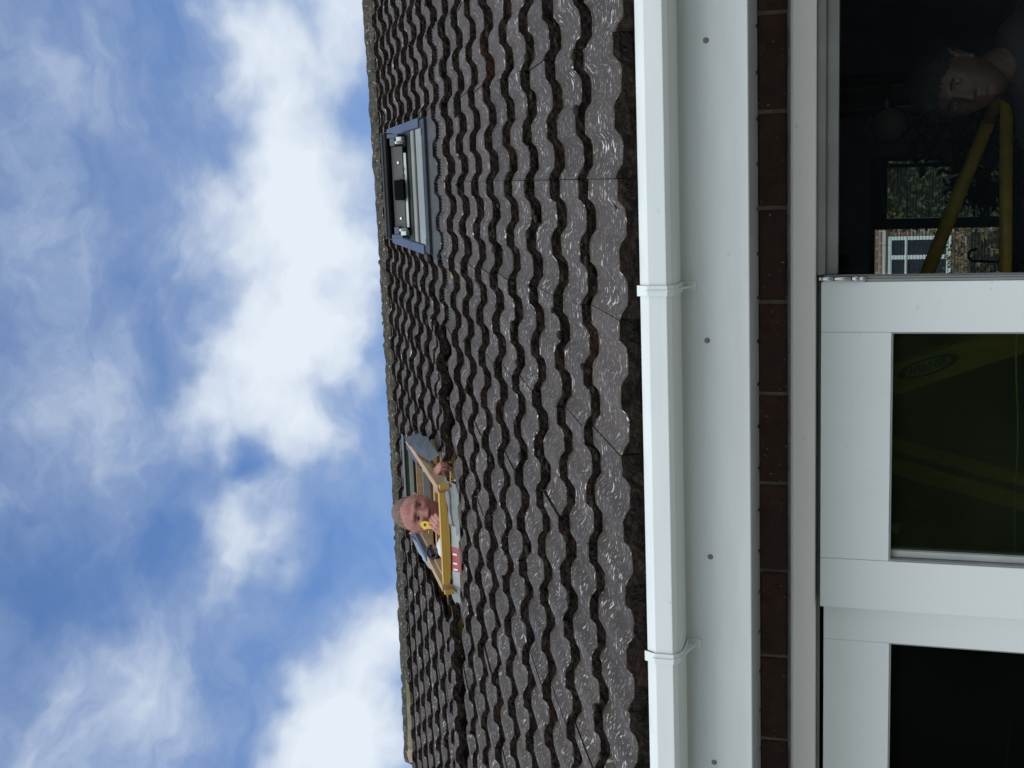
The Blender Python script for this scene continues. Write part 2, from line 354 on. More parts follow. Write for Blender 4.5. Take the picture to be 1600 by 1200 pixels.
# soffit with vents, fascia
FY=2.70; KF=FY/2.8551; SZ=.3385+CZ; FZ=.3385*KF+CZ
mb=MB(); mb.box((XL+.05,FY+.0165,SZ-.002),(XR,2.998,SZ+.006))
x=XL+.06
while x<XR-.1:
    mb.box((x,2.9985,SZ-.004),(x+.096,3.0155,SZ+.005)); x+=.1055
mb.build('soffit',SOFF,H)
mb=MB(); mb.box((XL+.03,FY,FZ-.001),(XR,FY+.016,FZ+.25)); FA=mb.build('fascia',FASC,H,bevel=.002)
for x,z in ((.2795,.430),(-.3978,.4351),(-.9214,.4337),(-1.4487,.4302),(.86,.43)):
    mb=MB(); mb.sph((x*KF,FY-.0005,z*KF+CZ),(.0064,.0022,.0064),16,8); mb.build('screw_cap',CAP,FA)
# gutter: square line with chamfered bottom edge
GP=[(2.7518,.5700),(2.7400,.5480),(2.7390,.5075),(2.7490,.4975),(2.7690,.4905),(2.8400,.4925),(2.8550,.4990)]
GP=[(y*KF,z*KF+CZ) for y,z in GP]
inner=[(y+.003 if i<3 else y,z+.0028) for i,(y,z) in enumerate(GP)][::-1]
mb=MB(); mb.ext(GP+[(2.8550*KF,.575*KF+CZ),(2.8515*KF,.575*KF+CZ)]+inner[1:-1]+[(y*KF,z*KF+CZ) for y,z in ((2.7565,.5665),(2.7620,.5675),(2.7618,.5705))],XL-.02,XR)
GU=mb.build('gutter',UPVC,H,bevel=.0015)
for bx in (-.2700,-1.1405,.60,-2.01,-2.88):
    mb=MB(); bx*=KF
    P=[(2.7665,.5780),(2.7490,.5765),(2.7345,.550),(2.7335,.505),(2.7450,.4925),(2.7690,.4855),(2.8400,.4875),(2.8530,.4925)]
    P=[(y*KF,z*KF+CZ) for y,z in P]; Q=[(y+.0028 if i<4 else y,z+(0 if i<2 else .0025)) for i,(y,z) in enumerate(P)][::-1]
    mb.ext(P+Q,bx-.0115,bx+.0115)
    rib=[(2.7335,.558),(2.7300,.548),(2.7300,.503),(2.7430,.4890),(2.800,.478),(2.8545,.462),(2.8545,.4875),(2.8400,.4885),(2.7690,.4868),(2.7455,.4940),(2.7350,.506),(2.7355,.549)]
    mb.ext([(y*KF,z*KF+CZ) for y,z in rib],bx-.0016,bx+.0016)
    mb.box((bx-.010,FY-.005,.458*KF+CZ),(bx+.010,FY-.0003,.495*KF+CZ))
    mb.build('gutter_bracket',UPVC,GU,bevel=.0008)
# ---------------------------------------------------------------- roof tiles
def prof(t):                               # t in waves of .15 m, 0 = side joint, rising = towards the left
    t=t%1.0
    if t<.30 or t>.96: return 1.0
    if t<.44: k=(t-.30)/.14; return 1-(.45*k+.55*k*k*(3-2*k))
    if t<.78: return 0.0
    k=(t-.80)/.16; k=max(0,min(k,1)); return .45*k+.55*k*k*(3-2*k)
XJ=-.01715
AMP,TH=.0175,.0285
# openings through the tiles, in (X, s/gauge)
def hole(x,k):
    if -.325<x<.255 and 8.05<k<13.35: return True
    if -2.00<x<-1.30 and 8.45<k<12.45: return True
    return False
mb=MB(); V,F,FM,FS=mb.v,mb.f,mb.m,mb.sm
ncol=int((XR-XL)/.3)+2
rt_=random.Random(3); TONE=[]; lap=[]
for row in range(0,17):
    for col in range(-11,14):
        xj=XJ-.3*col
        xa,xb=xj,xj-.3
        if xa>XR+.001 or xb<XL-.31: continue
        dh=rt_.uniform(-.0015,.0035); ds=rt_.uniform(-.0065,.0065); tilt=rt_.uniform(-.0035,.0035); k0=row-1
        miss=False; lift=0; slide=0; tone=rt_.gauss(0,1)
        if row==9:
            if -1.30<(xa+xb)/2<-.75: slide,lift=.080,.014
            if -2.75<(xa+xb)/2<-1.9: slide,lift=.085,.016
        if row in(9,10,11) and -1.45<(xa+xb)/2<-1.25: miss=True
        if miss: continue
        NX=20; sv_=[0,.003,.010,.05,.11,.17,.23,GA+.0]
        grid=[]
        for i in range(NX+1):
            u_=i/NX; x=xa-.0008-u_*(.3-.0016); hh=prof(u_*2)*AMP
            colp=[]
            for j,sv0 in enumerate(sv_):
                if row==0: sv0=sv0*1.22-.22*GA
                s=k0*GA+sv0+ds+slide
                h=hh+TH*(1-sv0/GA)+dh+lift*(1-sv0/GA)+tilt*(u_-.5)
                if j==0: h-=.0035
                if j==1: h-=.0010
                nz=noise.noise(Vector((x*22,s*22,row*3.1)))*.0012+noise.noise(Vector((x*60,s*60,col*1.7)))*.0006
                if j<2: 
                    q=noise.noise(Vector((x*45,row*7.3,1.5))); s+=q*.0048+.003*noise.noise(Vector((x*120,row*3.3,4))); nz+=noise.noise(Vector((x*70,row*2.3,9)))*.0016
                colp.append((x,s,h+nz))
            grid.append(colp)
        # butt column down
        o=len(V); NJ=len(sv_)
        bt=[]
        for i in range(NX+1):
            x,s,h=grid[i][0]; u_=i/NX; hb=prof(u_*2)*AMP-.011+ (lift*.8) ; cb=[]
            for q in range(1,4):
                f_=q/3; hh=h+(hb-h)*f_; q_=noise.noise(Vector((x*55,hh*300+row*5,col*.7)))
                cb.append((x,s+q_*.0065+ (.002 if q==3 else 0),hh))
            bt.append(cb)
        for i in range(NX+1):
            for p in grid[i]: V.append(tuple(RF(*p)))
            for p in bt[i]: V.append(tuple(RF(*p)))
        ST=NJ+3
        def cut(i,j):
            if i<0: return True
            xm=(grid[i][j][0]+grid[i+1][j][0])/2; sm=(grid[i][j][1]+grid[i][min(j+1,NJ-1)][1])/2
            if xm<XL or xm>XR: return True
            return hole(xm,sm/GA)
        for i in range(NX):
            for j in range(NJ-1):
                if cut(i,j): continue
                a=o+i*ST+j; b=o+(i+1)*ST+j; F.append((b,a,a+1,b+1)); FM.append(0); FS.append(True)
            if cut(i,0): continue
            a=o+i*ST; b=o+(i+1)*ST
            F.append((a,b,b+NJ,a+NJ)); FM.append(1); FS.append(False)
            for q in range(2):
                F.append((a+NJ+q,b+NJ+q,b+NJ+q+1,a+NJ+q+1)); FM.append(1); FS.append(False)
        TONE+=[tone]*(len(V)-len(TONE))
        lap.append((xj,k0*GA+ds+slide-(.22*GA if row==0 else 0),row))
        # side faces
        for i,sg in ((0,1),(NX,-1)):
            if cut(min(i,NX-1),3): continue
            TONE+=[tone]*(len(V)-len(TONE)); o2=len(V)
            for p in grid[i]: V.append(tuple(RF(p[0],p[1],p[2])))
            for p in grid[i]: V.append(tuple(RF(p[0],p[1],p[2]-.016)))
            for j in range(NJ-1): F.append((o2+j,o2+j+1,o2+NJ+j+1,o2+NJ+j) if sg>0 else (o2+j+1,o2+j,o2+NJ+j,o2+NJ+j+1)); FM.append(1); FS.append(False)
# dark interlocking side laps seen in the end grain
for xj,s,row in lap:
    if not(XL+.05<xj<XR-.05) or hole(xj-.02,s/GA+.1): continue
    ph=rt_.uniform(0,1); pts=[]
    for q in range(13):
        t=q/12; pts.append(RF(xj-.001-.036*t,s-.0035,AMP+TH*(.45+.30*math.sin(t*13+ph)*(.4+t)-.35*t)))
    mb.tube(pts,.0017,5,mi=2)
    mb.tube([RF(xj-.0375,s-.0035,AMP+TH*.35),RF(xj-.038,s-.0035,AMP-.004)],.0016,5,mi=2)
ROOF=mb.build('roof_tiles',[TILE,EDGE,mat('lap_shadow_gap',(.004,.004,.004),.95)],H)
TONE+=[TONE[-1]]*(len(V)-len(TONE))
at_=ROOF.data.attributes.new('tone','FLOAT','POINT'); at_.data.foreach_set('value',TONE)
# back slope, boarding under the eaves
mb=MB(); apx=15.6*GA; A=RF(XL,apx,.03); 
mb.add([(XL,A.y,A.z),(XR,A.y,A.z),(XR,A.y+4.0,A.z-2.29),(XL,A.y+4.0,A.z-2.29)],[(0,1,2,3)]); mb.build('back_slope',TILE,H)
mb=MB(); mb.box((XL+.02,2.72,SZ+.15),(XR,2.745,Z0-.115)); mb.build('eaves_board',OLDW,H)
# verge: undercloak strip down the left gable
mb=MB(); mb.box((XL+.01,-.25,-.05),(XL+.035,apx,.02),RF); mb.build('verge_strip',MORT,H)
# battens
for k in (8.02,9.02,10.02,11.02,12.02,13.1):
    mb=MB(); mb.box((-2.9,k*GA-.012,-.034),(-.35,k*GA+.026,-.012),RF)
    mb.build('batten',OLDW if k<9 else LATH,H)
# ridge tiles, one course on a mortar bed
mb=MB()
x=XR; i=0
while x>-3.54:
    x1=max(x-.42,-3.555); nseg=9; r0=.118; dh=random.uniform(-.004,.004)
    mi=0 if x>-3.0 else 1
    if x1<=-3.54: mi=1
    xs=[x-.002,x-.2,x1+.03,x1+.012,x1]; 
    if x1<-3.54: xs=[x-.002,x1+.14,x1+.10,x1+.06,x1]
    rings=[]
    for q,xx in enumerate(xs):
        sag=.020*((xx+1.2)/2.4)**2
        rr=r0*(1.0 if q<3 else (1.03 if q==3 else 1.0)); ring=[]
        if x1<-3.54 and q>=3: rr=r0*(1.05 if q==3 else .95)
        for t in range(nseg+1):
            a=R(2)+R(176)*t/nseg; yy=-math.cos(a)*rr*1.15; zz=(math.sin(a)**.7)*rr*.62
            p=RF(xx,15.55*GA,0)
            nn=noise.noise(Vector((xx*9,yy*9,zz*9)))*.006+noise.noise(Vector((xx*40,yy*40,zz*40)))*.004
            ring.append((xx,p.y+yy,p.z+zz-.052+dh+sag+nn))
        rings.append(ring)
    o=len(mb.v)
    n1=nseg+1
    vs=[p for r_ in rings for p in r_]; fs=[(a*n1+t,a*n1+t+1,(a+1)*n1+t+1,(a+1)*n1+t) for a in range(len(xs)-1) for t in range(nseg)]
    fs.append(tuple((len(xs)-1)*n1+t for t in range(n1))); fs.append(tuple(range(n1))[::-1])
    mb.add(vs,fs,mi,True)
    if x1<-3.54:
        for q in range(len(mb.f)-len(fs)+2*nseg,len(mb.f)-1): mb.m[q]=2
    x=x1; i+=1
# mortar bed under ridge, rough
pts=[]; nx=260
for i in range(nx+1):
    xx=XR+(XL+.09-XR)*i/nx
    for (s,h) in ((15.02,.004),(15.07,.026),(15.32,.072)):
        n_=noise.noise(Vector((xx*30,s*9,h*90)))*.012+noise.noise(Vector((xx*90,s*9,3)))*.006
        p=RF(xx,s*GA+n_,h+n_*.6+.020*((xx+1.2)/2.4)**2-.004); pts.append(p)
mb.add(pts,[(i*3+j+3,i*3+j,i*3+j+1,i*3+j+4) for i in range(nx) for j in range(2)],0,True)
# moss lumps
for i in range(150):
    xx=random.uniform(-3.5,XR); s=random.uniform(15.05,15.7); rr=random.uniform(.004,.014)
    p=RF(xx,s*GA,.055 if s>15.3 else .03); mb.sph(p,(rr*1.3,rr,rr*.8),7,5)
mb.build('ridge_tiles',[RIDGE,RIDGEG,RIDGEP],H)
# yellow lichen patch on a tile
mb=MB(); 
for i in range(14): p=RF(-.385+random.uniform(-.012,.012),7.16*GA+random.uniform(-.015,.02),.024+random.uniform(-.002,.002)); mb.sph(p,(random.uniform(.004,.01),.006,.003),6,4)
mb.build('lichen',mat('yellow_lichen',(.5,.36,.05),.8,var=.3,vs=80),H)
# moss clods hanging in the tile laps
g_=mat('dark_moss',(.018,.016,.010),.95,var=.5,vs=90,bump=1,bs=200)
mb=MB()
rm=random.Random(11)
for i in range(900):
    row=rm.randint(0,13); xx=rm.uniform(XL+.1,XR-.2)
    if hole(xx,row-.1) or hole(xx,row+.3): continue
    s=(row-1)*GA; u_=((XJ-xx)/.15)%1; h=prof(u_)*AMP+rm.uniform(0,TH); rr=rm.uniform(.003,.009)
    c0=RF(xx,s-rr*.1,h)
    mb.sph(c0,(rr*rm.uniform(1,2.2),rr*.8,rr),8,6,fn=lambda q:q*(1+.35*noise.noise(q*260+c0*40)))
tag(mb.build('moss',g_,H),kind='stuff')
# ---------------------------------------------------------------- roof window (finished one)
W=empty('roof_window',RF(-.03,10,0)); W.parent=H; W.matrix_parent_inverse=Matrix.Translation(-H.location)
MBLK=mat('matt_black',(.004,.004,.004),.9,spec=.1)
BLINDG=mat('pale_grey_green_reveal',(.27,.30,.28),.35,var=.04)
def rb(mb,x0,x1,s0,s1,h0,h1,mi=0): return mb.box((x0,s0*GA,h0),(x1,s1*GA,h1),RF,mi)
mb=MB(); rb(mb,-.318,.245,8.34,8.62,.010,.062); rb(mb,-.318,-.285,8.62,13.0,.0,.058); rb(mb,.212,.245,8.62,13.0,.0,.058); rb(mb,-.318,.245,13.0,13.4,.0,.060)
mb.build('outer_frame',DARKM,W,bevel=.003)
for xa_,xb_,xc_,xd_ in ((-.328,-.288,-.330,-.3185),(.215,.255,.2455,.257)):
    mb=MB(); rb(mb,xa_,xb_,8.9,12.95,.0583,.064); rb(mb,xc_,xd_,8.9,12.95,.012,.0585); mb.build('side_cladding',BLUEM,W,bevel=.002)
for x in (-.285,.180): mb=MB(); rb(mb,x,x+.03,8.55,8.62,.0625,.0665); mb.build('corner_clip',GREYM,W,bevel=.001)
# opening glazed light: pane, raised lower rail with plate and latch
mb=MB(); mb.box((-.284,8.63*GA,.050),(.211,10.5*GA,.056),RF); mb.build('inner_panel',BLINDG,W)
mb=MB(); rb(mb,-.284,.211,8.625,8.70,.0565,.0600); rb(mb,-.284,.211,9.55,9.66,.0565,.0595); mb.build('glazing_bead',GREYM,W)
mb=MB(); rb(mb,-.284,.211,9.40,9.50,.0565,.0585); rb(mb,-.284,.211,10.0,10.5,.0565,.060); mb.build('gasket',DGREY,W)
YR=5.37
def zb(mb,x0,x1,za,zc,y0=YR,y1=YR+.03,mi=0): return mb.box((x0,y0,za+CZ),(x1,y1,zc+CZ),None,mi)
mb=MB(); zb(mb,-.240,.150,2.2085,2.268,YR,YR+.02)
SP=mb.build('rail_plate',PLATE,W,bevel=.004)
mb=MB(); zb(mb,-.222,.118,2.196,2.2075,YR+.004,YR+.02); mb.build('bead',UPVC,W)
for x in (.075,-.18): mb=MB(); mb.sph((x,YR-.001,2.232+CZ),(.009,.004,.009),12,8); mb.build('screw',CHROME,SP)
for x in (.045,.014,-.10): mb=MB(); zb(mb,x-.006,x+.006,2.207,2.214,YR-.002,YR+.001); mb.build('notch',BLK,SP)
mb=MB(); zb(mb,-.096,-.004,2.200,2.250,YR-.028,YR-.002); zb(mb,-.098,-.084,2.210,2.220,YR-.022,YR-.004); zb(mb,-.014,.0,2.21,2.220,YR-.022,YR-.004); mb.build('latch',MBLK,W,bevel=.006)
mb=MB(); zb(mb,-.262,.200,2.205,2.296,YR+.030,YR+.05); mb.build('inner_rail',BLK,W)
mb=MB()
hp=[(YR-.02,2.2765),(YR-.028,2.281),(YR-.030,2.300),(YR-.020,2.3075),(YR+.06,2.315),(YR+.06,2.2765)]
mb.ext([(y,z+CZ) for y,z in hp],-.273,.2105); mb.ext([(YR-.031,2.2925+CZ),(YR-.0345,2.2925+CZ),(YR-.0345,2.3010+CZ),(YR-.031,2.3010+CZ)],-.268,.205)
mb.build('top_bar',DARKM,W,bevel=.0015)
for sx in (1,-1):
    xo=.205 if sx>0 else -.272
    mb=MB(); a,b=(xo-sx*.02,xo) ; x0,x1=min(a,b),max(a,b)
    zb(mb,x0,x1,2.215,2.272,YR-.03,YR+.025); zb(mb,min(xo,xo-sx*.055),max(xo,xo-sx*.055),2.235,2.262,YR-.022,YR-.002)
    mb.build('corner_bracket',BLUEM,W,bevel=.004)
    mb=MB(); xs=xo-sx*.035
    prof_=[]; 
    for t in range(11):
        a=R(-90+180*t/10); prof_.append((xs+sx*(-.0)+.0*math.cos(a),math.cos(a)*.05,math.sin(a)*.016))
    n=len(prof_); vs=[]
    for dx in (0,-sx*.012): vs+=[(xs+dx,YR-.035-py,2.204+pz+CZ) for _,py,pz in prof_]
    vs=[(v[0],v[1],v[2]) for v in vs]; fs=[(i,(i+1)%n,(i+1)%n+n,i+n) for i in range(n)]+[tuple(range(n)),tuple(range(n,2*n))]
    mb.add(vs,fs); zb(mb,min(xs,xs+sx*.02),max(xs,xs+sx*.02),2.195,2.222,YR-.04,YR); mb.build('pivot_cover',UPVC,W,bevel=.003)
def sstep0(a,b,x): x=max(0,min(1,(x-a)/(b-a))); return x*x*(3-2*x)
# pleated apron dressed over the tiles below the window, and side gutters
mb=MB(); nx=300; X0,X1=-.62,.62; rows=[]
for i in range(nx+1):
    x=X1+(X0-X1)*i/nx; u_=((XJ-x)/.15)%1; hp_=prof(u_)*AMP; pl=.0034*math.sin(x*2*math.pi/.0125)
    s0=8.34 if -.34<x<.26 else 8.15
    inn=sstep0(-.36,-.33,x)*(1-sstep0(.25,.28,x)); fh=.012+.034*inn
    rows.append([(x,s0*GA,fh+.002),(x,(s0-.08)*GA,fh),(x,(s0-.12)*GA,fh-.003),(x,8.12*GA,.55*fh+.45*(hp_+.006)+pl*.4),(x,8.03*GA,.25*fh+.75*(hp_+.006)+pl),(x,7.94*GA+.0012*math.sin(x*2*math.pi/.0125+1),.006+hp_+pl),(x,7.932*GA,.001+hp_)])
k=len(rows[0]); mb.add([RF(*p) for r_ in rows for p in r_],[(i*k+j,i*k+j+1,(i+1)*k+j+1,(i+1)*k+j) for i in range(nx) for j in range(k-1)],0,True)
mb.build('pleated_apron',mat('lead_grey_apron',(.045,.052,.060),.5,.3,var=.15,vs=30),W)
mb=MB(); rb(mb,-.36,-.3185,8.3,13.5,-.006,.004); rb(mb,.2455,.285,8.3,13.5,-.006,.004); rb(mb,-.36,.285,13.4,13.9,-.006,.018); mb.build('side_flashing',LEAD,W)
mb=MB(); rb(mb,-.36,.285,8.3,13.5,-.30,-.28); mb.build('shaft_blind',BLK,W)
# ---------------------------------------------------------------- roof window frame being fitted
P=empty('roof_window_frame',RF(-1.58,7.7,.03)); tag(P,'bare pine frame of a new roof window with a man leaning out of it','window frame')
FX0,FX1=-1.750,-1.280; S0,S1=7.72,11.5
mb=MB(); rb(mb,FX1-.030,FX1,S0,S1,.050,.104); mb.build('side_rail',PINES,P,bevel=.002)
mb=MB(); rb(mb,FX0,FX0+.030,S0,S1,.050,.104); rb(mb,FX0+.0305,FX0+.045,S0+.1,S1,.050,.085); mb.build('side_rail',PINES,P,bevel=.002)
# bottom rail with a bellied lower edge
mb=MB(); n=24; vs=[]
for i in range(n+1):
    t=i/n; x=FX1-.031+(FX0+.031-FX1+.031)*t; b=.012*math.sin(math.pi*t)**.8+.004*t
    for (s,h) in ((S0-.02,.098),(S0-.02,.074-b),(S0+.10,.072-b),(S0+.10,.098)): vs.append(RF(x,s*GA,h))
fs=[(i*4+j,i*4+(j+1)%4,(i+1)*4+(j+1)%4,(i+1)*4+j) for i in range(n) for j in range(4)]+[(3,2,1,0),(n*4,n*4+1,n*4+2,n*4+3)]
mb.add(vs,fs); mb.build('bottom_rail',YPINE,P,bevel=.0015)
for x in (FX1-.012,FX0-.006):
    mb=MB(); rb(mb,x,x+.018,S0-.10,S0-.025,.056,.098); mb.build('rail_end',YPINE,P,bevel=.002)
# head of the frame, stepped profiles
mb=MB(); rb(mb,FX0+.031,FX1-.031,11.42,11.55,.070,.092); mb.build('head_rail',mat('primed_grey_green',(.30,.33,.31),.5,var=.1),P,bevel=.003)
mb=MB(); rb(mb,FX0+.031,FX1-.031,11.46,11.6,.0925,.112); rb(mb,FX0-.01,FX1+.01,11.40,11.62,.1125,.117); mb.build('head_cladding',mat('dull_green_grey',(.12,.14,.13),.45,.2),P,bevel=.001)
mb=MB(); rb(mb,FX0+.031,FX1-.031,11.40,11.5,.060,.0695); mb.build('gasket',BLK,P)
mb=MB(); rb(mb,FX0+.046,FX1-.031,11.36,11.5,.030,.0595); mb.build('inner_rail',PINES,P,bevel=.002)
mb=MB(); rb(mb,FX0+.046,FX1-.031,11.34,11.5,-.006,.0295); mb.build('glazing_edge',GREYM,P,bevel=.002)
mb=MB(); rb(mb,FX0+.046,FX1-.031,11.3,11.5,-.16,-.0065); mb.build('lining_board',mat('brown_board',(.13,.09,.06),.7,var=.2),P)
mb=MB(); rb(mb,FX0+.002,FX0+.028,9.3,11.4,.1045,.1085); rb(mb,FX0+.0285,FX0+.032,9.3,11.4,.088,.1085); mb.build('side_cladding',BLUEM,P,bevel=.001)
mb=MB(); rb(mb,FX1-.052,FX1-.031,9.9,11.35,.080,.106); mb.build('side_cladding',BLUEM,P,bevel=.002)
mb=MB(); rb(mb,FX1-.056,FX1-.033,9.75,9.9,.074,.100); rb(mb,FX0+.034,FX0+.058,9.0,9.5,.074,.096); mb.build('hinge_plate',BLK,P,bevel=.003)
mb=MB(); rb(mb,FX1-.066,FX1-.050,9.6,9.75,.076,.088); mb.build('hinge_pin',CHROME,P,bevel=.003)
mb=MB(); c0=RF(FX0+.075,9.0*GA,.082)
pts=[c0+Vector((math.cos(a)*.030,0,math.sin(a)*.026))+Vector((0,-.02,0)) for a in [R(20*i) for i in range(14)]]
mb.tube(pts,.006,8); mb.tube([c0+Vector((-.03,0,-.02)),c0+Vector((.02,-.03,-.03))],.009,8); mb.build('latch_loop',BLK,P)
# loose sheets round the frame
def sheet(name,pts,nu,nv,th,m_,amp=.004,seed=0,flip=False):
    # pts: grid of control points (rows x cols) in roof coordinates, bilinear
    Rn,Cn=len(pts),len(pts[0]); mb=MB(); vs=[]
    for i in range(nu+1):
        for j in range(nv+1):
            a=i/nu*(Rn-1); b=j/nv*(Cn-1); i0=min(int(a),Rn-2); j0=min(int(b),Cn-2); fa,fb=a-i0,b-j0
            fa=fa*fa*(3-2*fa)*.5+fa*.5; fb=fb*fb*(3-2*fb)*.5+fb*.5
            p=[0,0,0]
            for q in range(3): p[q]=(pts[i0][j0][q]*(1-fa)+pts[i0+1][j0][q]*fa)*(1-fb)+(pts[i0][j0+1][q]*(1-fa)+pts[i0+1][j0+1][q]*fa)*fb
            v=RF(p[0],p[1]*GA,p[2]); v=v+Vector((0,-1,.6))*amp*noise.noise(v*14+Vector((seed,0,0))); vs.append(v)
    mb.add(vs,[(i*(nv+1)+j,i*(nv+1)+j+1,(i+1)*(nv+1)+j+1,(i+1)*(nv+1)+j) for i in range(nu) for j in range(nv)],0,True)
    o=mb.build(name,m_); so_=o.modifiers.new('solid','SOLIDIFY'); so_.thickness=th; return o
o=sheet('flashing_sheet',[[(-1.272,11.3,.116),(-1.250,11.0,.090),(-1.215,10.6,.055)],[(-1.268,10.2,.110),(-1.235,10.0,.098),(-1.185,9.5,.060)],[(-1.266,9.3,.092),(-1.235,9.2,.090),(-1.185,8.9,.058)],[(-1.264,8.9,.080),(-1.240,8.8,.078),(-1.205,8.6,.050)]],18,14,.0015,LEAD,.014,2)
tag(o,'dark grey sheet folded up against the right side of the new pine window frame','flashing')
o=sheet('flashing_sheet',[[(FX0+.006,10.7,.116),(-1.80,10.6,.108),(-1.87,10.5,.060)],[(FX0-.004,10.1,.104),(-1.80,10.0,.098),(-1.86,9.8,.050)],[(FX0-.006,9.5,.080),(-1.79,9.4,.072),(-1.83,9.2,.040)]],14,12,.0015,mat('mid_grey_flashing',(.27,.30,.34),.45,.3,var=.15,vs=14),.012,5)
tag(o,'light grey sheet bent over the left side of the new pine window frame','flashing')
o=sheet('membrane',[[(-1.262,8.1,.058),(-1.45,8.1,.046),(-1.60,8.1,.046),(-1.80,8.15,.046)],[(-1.262,7.70,.056),(-1.45,7.66,.040),(-1.60,7.68,.040),(-1.80,7.72,.046)],[(-1.27,7.55,.030),(-1.44,7.46,.024),(-1.60,7.58,.026),(-1.80,7.60,.030)]],8,40,.001,FELT,.012,9)
tag(o,'pale grey membrane strip tucked under the bottom rail of the new window frame','membrane')
o=sheet('membrane',[[(-1.775,8.6,.052),(-1.80,8.6,.05),(-1.85,8.5,.03)],[(-1.785,7.75,.05),(-1.81,7.9,.045),(-1.845,8.0,.035)]],8,8,.001,FELT,.006,13)
tag(o,'torn corner of pale membrane left of the bottom rail','membrane')
# printed packet: white with a red block
mb=MB(); n=20; vs=[]
for i in range(n+1):
    x=-1.455-.27*i/n
    for (s,h) in ((7.74,.058),(7.66,.052),(7.57,.036),(7.49,.024)): p=RF(x,(s+.02*(i/n))*GA,h); p+=Vector((0,-1,.5))*.004*noise.noise(p*18); vs.append(p)
mb.add(vs,[(i*4+j,i*4+j+1,(i+1)*4+j+1,(i+1)*4+j) for i in range(n) for j in range(3)],0,True)
for idx in range(len(mb.f)):
    i=idx//3; mb.m[idx]=1 if 7<=i<=14 else 0
PK=mb.build('packet',[mat('packet_white',(.30,.32,.32),.6,var=.1),mat('packet_red',(.30,.075,.08),.6,var=.1)]); tag(PK,'white and red printed packet lying under the bottom rail of the new window','packet')
so_=PK.modifiers.new('solid','SOLIDIFY'); so_.thickness=.0012
for (i,a,b) in ((9,.25,.9),(12,.1,.6),(14,.3,.8)):
    mb=MB()
    x=-1.455-.27*i/n; z=7.60; 
    mb.add([RF(x,(7.64)*GA,.0545),RF(x-.008,(7.64)*GA,.0545),RF(x-.006,(7.57)*GA,.0405),RF(x+.002,(7.57)*GA,.0405)],[(0,1,2,3)])
    mb.build('print',mat('print_white',(.7,.7,.68),.6),PK)
# ---------------------------------------------------------------- door set
DF=empty('door_frame',(-.8,3.0,0)); DF.parent=H; DF.matrix_parent_inverse=Matrix.Translation(-H.location)
z_=lambda a:a+CZ
mb=MB(); mb.ext([(2.992,z_(.2565)),(2.988,z_(.250)),(2.988,z_(.2015)),(2.992,z_(.1985)),(3.06,z_(.1985)),(3.06,z_(.2565))],-2.35,1.25); mb.build('head',PAINT,DF,bevel=.001)
mb=MB(); mb.box((-2.35,3.0405,z_(.190)),(-.2625,3.0595,z_(.198))); mb.box((-.262,3.03,z_(.150)),(1.25,3.0595,z_(.198))); mb.box((-.262,3.012,z_(.178)),(1.25,3.0295,z_(.198)))
mb.build('track',mat('track_grey',(.22,.23,.22),.45,.3,var=.1),DF,bevel=.001)
mb=MB(); mb.box((-.262,3.060,z_(.161)),(1.25,3.085,z_(.2))); mb.build('track_edge',UPVC,DF,bevel=.001)
for x in (-2.35,1.19): mb=MB(); mb.box((x,2.99,-.02),(x+.06,3.06,z_(.1985))); mb.build('jamb',PAINT,DF,bevel=.002)
mb=MB(); n=400; vs=[]
for i in range(n+1):
    x=1.25-3.6*i/n; a=noise.noise(Vector((x*9,2,0)))*.0028+noise.noise(Vector((x*33,7,0)))*.0014
    for (y,z) in ((3.0215,.2635+a),(3.010+a,.2650+a),(3.000,.2600+a*.6),(2.9915,.2525+noise.noise(Vector((x*14,1,5)))*.0012)): vs.append((x,y,z_(z)))
mb.add(vs,[(i*4+j,i*4+j+1,(i+1)*4+j+1,(i+1)*4+j) for i in range(n) for j in range(3)],0,True)
mb.build('sealant_bead',SIL,DF)
def leaf(x0,x1,y,zt,zg,gx0,gx1,zb,gmat,name='door'):
    """x0<x1 outer edges, gx0<gx1 glass edges, zt top, zg glass top"""
    d=.052; e=empty(name,((x0+x1)/2,y,0)); e.parent=H; e.matrix_parent_inverse=Matrix.Translation(-H.location)
    mb=MB(); 
    mb.box((gx1,y,zb),(x1,y+d,zt)); mb.box((x0,y,zb),(gx0,y+d,zt)); 
    g=.0006; mb.box((gx0+g,y+.0008,zg),(gx1-g,y+d-.001,zt)); mb.box((gx0+g,y+.0008,zb),(gx1-g,y+d-.001,zb+.17))
    mb.build('leaf_frame',LEAF,e,bevel=.0012)
    yg=y+.040
    mb=MB(); mb.box((gx0,yg,zb+.17),(gx1,yg+.006,zg)); mb.build('glass_pane',gmat,e)
    mb=MB(); b=.004
    mb.box((gx0,y+.004,zg-b),(gx1,yg,zg-.0005)); mb.box((gx0+.0005,y+.004,zb+.17),(gx0+b,yg-.018,zg-b)); mb.box((gx1-b,y+.004,zb+.17),(gx1-.0005,yg,zg-b)); mb.build('gasket',GREYM,e)
    mb=MB(); mb.box((gx0+.0045,yg-.016,zb+.18),(gx0+.020,yg-.001,zg-.005)); mb.build('glazing_bead',mat('bead_grey',(.42,.45,.44),.5,var=.08),e,bevel=.001)
    return e
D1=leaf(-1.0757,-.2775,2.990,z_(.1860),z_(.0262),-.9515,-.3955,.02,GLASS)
mb=MB(); mb.box((-.2770,2.995,.02),(-.2710,3.035,z_(.184))); mb.box((-.2709,3.002,.02),(-.2660,3.012,z_(.18))); mb.box((-.2709,3.020,.02),(-.2630,3.030,z_(.18)));mb.build('edge_seal',GREYM,D1,bevel=.0008)
mb=MB(); 
for a,b,rr in ((.1905,.183,.0045),(.1825,.158,.0062),(.155,.118,.0050),(.115,.098,.0062),(.098,.085,.0054)): mb.tube([(-.2690,2.984,z_(a)),(-.2690,2.984,z_(b))],rr,14)
